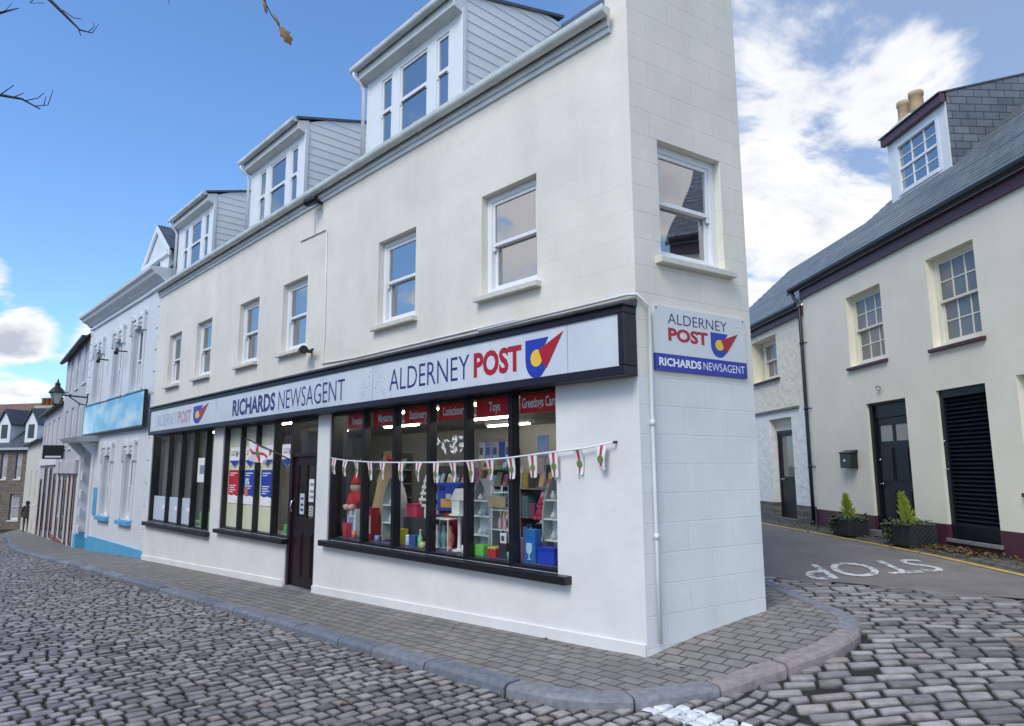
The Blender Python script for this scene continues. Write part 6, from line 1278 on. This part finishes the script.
def planter(label, x0, x1, y0, y1, zb, hh, tree_x, th, lean, label_c, label_i, seed):
    random.seed(seed); t = thing('planter', label, 'planter', F3, ((x0+x1)/2, (y0+y1)/2, zb), 'planters by the panelled door'); b = MB()
    b.box(x0, x1, y0, y0+.03, zb, zb+hh); b.box(x0, x1, y1-.03, y1, zb, zb+hh); b.box(x0, x0+.03, y0+.03, y1-.03, zb, zb+hh); b.box(x1-.03, x1, y0+.03, y1-.03, zb, zb+hh); b.build('box', M_plank, t, bevel=.006)
    b = MB(); zt = zb+hh                                  # diagonal slats on the two faces one sees
    w = x1-x0; k = -hh
    while k < w:
        p0 = (x0+max(k, 0), zb+max(0, -k)); L_ = min(w-max(k, 0), hh-max(0, -k))
        if L_ > .06: b.hexa([(p0[0], y0-.012, p0[1]), (p0[0]+.001, y0-.012, p0[1]+.045), (p0[0]+.001, y0, p0[1]+.045), (p0[0], y0, p0[1])], [(p0[0]+L_-.04, y0-.012, p0[1]+L_-.045), (p0[0]+L_-.04, y0-.012, p0[1]+L_), (p0[0]+L_-.04, y0, p0[1]+L_), (p0[0]+L_-.04, y0, p0[1]+L_-.045)])
        k += .075
    w = y1-y0; k = -hh
    while k < w:
        p0 = (y0+max(k, 0), zb+max(0, -k)); L_ = min(w-max(k, 0), hh-max(0, -k))
        if L_ > .06: b.hexa([(x1, p0[0], p0[1]), (x1+.012, p0[0], p0[1]), (x1+.012, p0[0], p0[1]+.045), (x1, p0[0], p0[1]+.045)], [(x1, p0[0]+L_-.04, p0[1]+L_-.045), (x1+.012, p0[0]+L_-.04, p0[1]+L_-.045), (x1+.012, p0[0]+L_-.04, p0[1]+L_), (x1, p0[0]+L_-.04, p0[1]+L_)])
        k += .075
    b.build('slats', M_plank, t)
    b = MB(); b.box(x0+.031, x1-.031, y0+.031, y1-.031, zb+.02, zb+hh-.04); b.build('soil', M_soil, t)
    yc = (y0+y1)/2; c = thing('conifer', label_c, 'shrub', F3, (tree_x, yc, zt-.04)); b = MB(); b.tube([(tree_x, yc, zt-.04), (tree_x+lean*.6, yc, zt+th*.7)], [.014, .005], 6); b.build('trunk', M_plank, c)
    b = MB()
    for k in range(620):
        v = random.random()**.8; r = .13*(1-v)**.75*(.6+.4*min(1, v*6))*math.sqrt(random.random())*(1+.35*math.sin(v*31)*math.sin(v*7+2)); q = random.uniform(0, 6.283)
        p = Vector((tree_x+lean*v+r*math.cos(q), yc+r*math.sin(q), zt+th*v)); u = Vector((math.cos(q)*.5+random.uniform(-.3, .3), math.sin(q)*.5+random.uniform(-.3, .3), 1)).normalized(); s = u.orthogonal().normalized(); l = random.uniform(.03, .10)
        b.quad(p-s*.007, p+s*.007, p+u*l+s*.002, p+u*l-s*.002)
    b.build('foliage', M_conif, c)
    iv = thing('ivy', label_i, 'plant', F3, ((x0+x1)/2, yc, zt-.04)); b = MB()
    for k in range(420):
        p = Vector((random.uniform(x0-.04, x1+.03), random.uniform(y0-.05, y1), zt+abs(random.gauss(0, .035))))
        if random.random() < .35: p = Vector((random.uniform(x0-.10, x0+.12), y0-.03+random.uniform(-.03, .01), zt-random.random()*hh*.8))
        n_ = Vector((random.gauss(0, .5), -.4+random.gauss(0, .4), 1)).normalized(); u = n_.orthogonal().normalized(); u.rotate(Matrix.Rotation(random.uniform(0, 6.28), 3, n_)); v = n_.cross(u); l = random.uniform(.02, .04)
        b.quad(p-u*l, p-v*l*.8, p+u*l, p+v*l*.8)
    b.build('leaves', M_ivy, iv)
hx = lambda x, y: hf(F3, x, y)-ROADD+.036
planter('smaller dark slatted planter under the letterbox', -1.05-.45, -1.0+.02, -.62, -.22, hx(-1.2, -.5), .30, -1.28, .42, -.08, 'lime green dwarf conifer in the smaller planter left of the door', 'ivy spilling from the smaller planter left of the door', 5)
planter('larger dark slatted planter between the panelled door and louvred door', .25, .86, -.60, -.16, hx(.5, -.4), .34, .50, .46, -.16, 'lime green dwarf conifer in the larger planter between the doors', 'ivy spilling from the larger planter between the doors', 6)
# leaf litter and weeds along the foot of the house
random.seed(11); b = MB(); P = [F3.pt(1.2, -.2), F3.pt(2.2, -.2)]
for k in range(520):
    if k < 330: lx, ly = random.gauss(1.35, .42), -.1-abs(random.gauss(0, .22))
    else: lx, ly = random.uniform(-4, 3.5), -.04-abs(random.gauss(0, .35))
    p = F3.pt(lx, ly); z = h(p.x, p.y)-ROADD+.045+random.random()*.05*(1 if k < 330 else .3); c = Vector((p.x, p.y, z)); n_ = Vector((random.gauss(0, .5), random.gauss(0, .5), 1)).normalized(); u = n_.orthogonal().normalized(); u.rotate(Matrix.Rotation(random.uniform(0, 6.28), 3, n_)); v = n_.cross(u); l = random.uniform(.025, .055); b.mi = random.choice((0, 0, 1)); b.quad(c-u*l, c-v*l*.5+n_*.008, c+u*l, c+v*l*.5+n_*.008)
b.build('leaf_litter', [mat('brown_leaf', (.17, .085, .035), .7, var=.4, vscale=8), mat('dull_leaf', (.12, .10, .05), .7)], kind='stuff')
bpy.data.objects['leaf_litter']['label'] = 'brown fallen leaves along the foot of the cream house'; bpy.data.objects['leaf_litter']['category'] = 'leaves'
b = MB()
for k in range(700):
    lx, ly = random.uniform(-6, 4), -random.random()**2*.5
    if random.random() < .5: lx, ly = random.gauss(.95, .25), -.12-abs(random.gauss(0, .12))
    p = F3.pt(lx, ly); z = h(p.x, p.y)-ROADD+.03; a = random.uniform(0, 6.28); l = random.uniform(.03, .09); d = Vector((math.cos(a)*.5, math.sin(a)*.5, 1)).normalized(); s = Vector((-math.sin(a), math.cos(a), 0))*.006; c = Vector((p.x, p.y, z)); b.quad(c-s, c+s, c+d*l+s*.3, c+d*l-s*.3)
o = b.build('weeds', mat('weed_green', (.07, .12, .03), .6), kind='stuff'); o['label'] = 'small green weeds at the foot of the cream house'; o['category'] = 'weeds'

random.seed(31); b = MB()
for k in range(46):
    t_ = random.uniform(-.5, 9) if k < 34 else random.uniform(-1, 1); n_ = random.choice((random.uniform(.05, .2), random.uniform(1.40, 1.6), random.uniform(.2, 3.2))); q = tn(t_, n_); z = h(*q)-(ROADD if n_ > 1.3 else 0)+.006; a = random.uniform(0, 6.28); l = random.uniform(.015, .035); u = Vector((math.cos(a), math.sin(a), random.uniform(-.1, .3))); v = Vector((-u.y, u.x, random.uniform(-.2, .2))); c = Vector((q[0], q[1], z)); b.quad(c-u*l, c-v*l*.5+Vector((0, 0, .006)), c+u*l, c+v*l*.5+Vector((0, 0, .006)))
o = b.build('fallen_leaves', MATS['brown_leaf'], kind='stuff'); o['label'] = 'scattered small brown leaves on the pavement and cobbles by the shop'; o['category'] = 'leaves'

# ------------------------------------------------------------------ person walking far down the street
def person():
    px, py = F1.pt(0, 0).x, 0
    d = fw*1+rt*((25-512)/FPX)-up*((532-363)/FPX); k = 1
    while 1.6+d.z*k > h(d.x*k, d.y*k) and k < 90: k += .02
    x, y = d.x*k, d.y*k; z = h(x, y); return x, y, z
px, py, pz_ = person(); print('person at', px, py, pz_)
t = thing('person', 'person in a dark brown coat and dark trousers walking away down the pavement', 'person', None, (px, py, pz_), None, R(35))
def skin_body(name, verts, edges, radii, m, parent, root=0):
    me = bpy.data.meshes.new(name); me.from_pydata(verts, edges, []); o = bpy.data.objects.new(name, me); link(o); o.parent = parent; me.materials.append(m)
    sm = o.modifiers.new('skin', 'SKIN'); sm.use_smooth_shade = True
    lay = me.skin_vertices[0].data if me.skin_vertices else None
    if lay is None:
        bm = bmesh.new(); bm.from_mesh(me); bm.verts.layers.skin.verify(); bm.to_mesh(me); bm.free(); lay = me.skin_vertices[0].data
    for i, r in enumerate(radii): lay[i].radius = r if isinstance(r, tuple) else (r, r)
    lay[root].use_root = True; ss = o.modifiers.new('sub', 'SUBSURF'); ss.levels = 1; ss.render_levels = 2; return o
bv = [(0, 0, .92), (0, 0, 1.12), (0, .01, 1.32), (0, .01, 1.43), (0, .0, 1.50), (0, .01, 1.57), (0, .015, 1.66),
      (.17, 0, 1.38), (.23, -.02, 1.12), (.21, .10, .92), (.20, .14, .84), (-.17, 0, 1.38), (-.23, .03, 1.12), (-.22, -.05, .90), (-.21, -.06, .82),
      (.09, 0, .86), (.10, .10, .50), (.10, .10, .10), (.10, .22, .04), (-.09, 0, .86), (-.10, -.06, .48), (-.10, -.22, .12), (-.10, -.12, .04)]
be = [(0, 1), (1, 2), (2, 3), (3, 4), (4, 5), (5, 6), (3, 7), (7, 8), (8, 9), (9, 10), (3, 11), (11, 12), (12, 13), (13, 14), (0, 15), (15, 16), (16, 17), (17, 18), (0, 19), (19, 20), (20, 21), (21, 22)]
br_ = [(.15, .11), (.14, .10), (.17, .11), (.11, .09), .055, (.075, .09), (.07, .085), .06, .05, .04, .035, .06, .05, .04, .035, .085, .065, .045, .04, .085, .065, .045, .04]
skin_body('body', bv, be, br_, mat('person_trousers_skin', (.045, .042, .05), .8), t)
skin_body('coat', [(0, 0, .80), (0, 0, .98), (0, 0, 1.15), (0, .01, 1.34), (0, .01, 1.44), (.18, 0, 1.38), (.245, -.02, 1.12), (.22, .09, .94), (-.18, 0, 1.38), (-.245, .03, 1.12), (-.23, -.04, .92)], [(0, 1), (1, 2), (2, 3), (3, 4), (4, 5), (5, 6), (6, 7), (4, 8), (8, 9), (9, 10)], [(.21, .16), (.19, .15), (.175, .135), (.2, .14), (.11, .1), .085, .07, .06, .085, .07, .06], mat('brown_coat', (.055, .045, .045), .85), t, 1)
b = MB(); b.lathe([(.03, 1.50), (.085, 1.54), (.105, 1.62), (.10, 1.69), (.06, 1.745), (.01, 1.755)], (0, 0, 0), 12); b.build('hair', mat('dark_hair', (.02, .015, .012), .7), t, smooth=True)
b = MB(); b.lathe([(.05, 1.53), (.072, 1.58), (.075, 1.64), (.05, 1.68)], (0, .045, 0), 12); b.tube([(0, .115, 1.615), (0, .135, 1.59)], [.012, .014], 6); b.build('head', mat('skin_tone', (.45, .28, .20), .6), t, smooth=True)

# ------------------------------------------------------------------ bare tree whose twigs reach into the picture
random.seed(21)
TR = thing('tree', 'bare tree with a few last brown leaves, its thin twigs reaching over the street', 'tree', None, (-8.2, 2.6, h(-8.2, 2.6)-.065)); M_bark = mat('dark_bark', (.045, .032, .035), .9, var=.4, vscale=12, bump=.6)
tz = TR.location.z; OFF[TR.name] = Vector(TR.location)
b = MB(); T0 = Vector((-8.2, 2.6, tz))
b.tube([T0+Vector((0, 0, -.2)), T0+Vector((.05, 0, .8)), T0+Vector((.0, .1, 2.)), T0+Vector((.15, .1, 3.4)), T0+Vector((.2, .2, 5.0)), T0+Vector((.1, .3, 6.6)), T0+Vector((.2, .3, 8.))], [.26, .2, .17, .15, .11, .07, .03], 12); b.build('trunk', M_bark, TR, smooth=True)
def px_pt(x, y, dist): d = fw+rt*((x-512)/FPX)-up*((y-363)/FPX); return Vector((0, 0, 1.6))+d*dist
cr_ = MB(); leaves = MB()
def twig(p, d, l, r, depth):
    q = [p]; n = 4
    for i in range(n): d = (d+Vector((random.gauss(0, .16), random.gauss(0, .16), random.gauss(.03, .14)))).normalized(); q.append(q[-1]+d*l/n)
    cr_.tube(q, [r*(1-.6*i/n) for i in range(n+1)], 5)
    if depth > 0:
        for i in range(1, n+1):
            if random.random() < .75: e = (d+Vector((random.gauss(0, .7), random.gauss(0, .7), random.gauss(.1, .5)))).normalized(); twig(q[i], e, l*random.uniform(.35, .6), r*.5, depth-1)
def limb(pts, r0, r1):
    pts = [Vector(p) for p in pts]; n = len(pts); cr_.tube(pts, [r0+(r1-r0)*i/(n-1) for i in range(n)], 7)
# limbs that the photo shows, given as points of the street's air
limb([T0+Vector((.15, .1, 3.4)), (-6.6, 4.2, 5.6), (-5.6, 5.4, 6.1), px_pt(-40, 78, 6.6), px_pt(0, 95, 6.5), px_pt(22, 99, 6.5), px_pt(40, 109, 6.45)], .032, .005)
limb([px_pt(0, 95, 6.5), px_pt(14, 85, 6.45)], .006, .003); limb([px_pt(14, 97, 6.5), px_pt(24, 93, 6.45)], .005, .003); limb([px_pt(24, 101, 6.5), px_pt(38, 98, 6.5), px_pt(44, 93, 6.5)], .005, .003); limb([px_pt(36, 106, 6.46), px_pt(48, 105, 6.45), px_pt(53, 90, 6.45)], .005, .003); limb([px_pt(44, 105, 6.45), px_pt(46, 96, 6.4)], .004, .002)
limb([T0+Vector((.2, .2, 5.0)), (-6.4, 4.6, 6.8), (-5.3, 6.0, 6.75), px_pt(28, -14, 6.6), px_pt(50, 0, 6.5), px_pt(68, 18, 6.5), px_pt(80, 30, 6.5), px_pt(92, 33, 6.45)], .032, .004)
limb([px_pt(40, -8, 6.5), px_pt(30, 3, 6.5), px_pt(44, 3, 6.5)], .006, .003); limb([px_pt(62, 10, 6.5), px_pt(74, 18, 6.5), px_pt(82, 19, 6.5)], .005, .003); limb([px_pt(78, 28, 6.5), px_pt(81, 36, 6.5)], .006, .003); limb([px_pt(88, 32, 6.5), px_pt(94, 27, 6.45), px_pt(93, 21, 6.45)], .004, .002); limb([px_pt(92, 33, 6.5), px_pt(99, 24, 6.5)], .004, .002)
limb([(-5.3, 6.0, 6.75), px_pt(-20, 22, 6.6), px_pt(0, 13, 6.6), px_pt(19, 8, 6.6)], .03, .003); limb([px_pt(0, 13, 6.6), px_pt(6, 10, 6.6), px_pt(12, 3, 6.6)], .004, .002)
limb([T0+Vector((.1, .3, 6.2)), (-6, 5, 8.2), (-3.6, 6.4, 7.4), px_pt(255, -30, 6.8), px_pt(264, 0, 6.6), px_pt(267, 12, 6.55)], .05, .006); limb([px_pt(264, 0, 6.6), px_pt(272, 16, 6.6), px_pt(280, 27, 6.6)], .006, .003)
limb([(-4.6, 6.2, 7.6), px_pt(168, -12, 6.7), px_pt(169, 4, 6.7)], .01, .002); limb([(-3.6, 6.4, 7.4), px_pt(338, -12, 6.7), px_pt(340, 0, 6.7)], .01, .002)
for k in range(16):
    zz = random.uniform(2.6, 7.6); a = random.uniform(2.2, 5.2); twig(T0+Vector((.12, .15, zz)), Vector((math.cos(a), math.sin(a), .6)).normalized(), random.uniform(1.2, 2.2), .045, 3)
cr_.build('crown', M_bark, TR, smooth=True)
M_oak = mat('brown_leaf_hanging', (.22, .12, .03), .6, var=.4, vscale=25)
def leafshape(tip, base, w, nrm_):
    ax = tip-base; s = ax.cross(nrm_).normalized(); b = MB(); n = 9; L1, L2 = [], []
    for i in range(n+1):
        v = i/n; ww = w*math.sin(math.pi*min(1, v*.96+.02))**.7*(1+.35*math.sin(v*19)); c = base+ax*v+nrm_*(.02*math.sin(v*3)); L1.append(c+s*ww); L2.append(c-s*ww)
    for i in range(n): b.quad(L1[i], L1[i+1], L2[i+1], L2[i]); b.quad(L1[i]+nrm_*.002, L2[i]+nrm_*.002, L2[i+1]+nrm_*.002, L1[i+1]+nrm_*.002)
    b.build('leaf', M_oak, TR)
leafshape(px_pt(291, 45, 6.6), px_pt(280, 27, 6.6), .045, Vector((.4, -.8, -.3)).normalized()); leafshape(px_pt(280, 28, 6.6), px_pt(273, 14, 6.6), .014, Vector((.3, -.9, -.1)).normalized()); leafshape(px_pt(267, 15, 6.5), px_pt(263, 0, 6.5), .014, Vector((.3, -.9, -.1)).normalized())
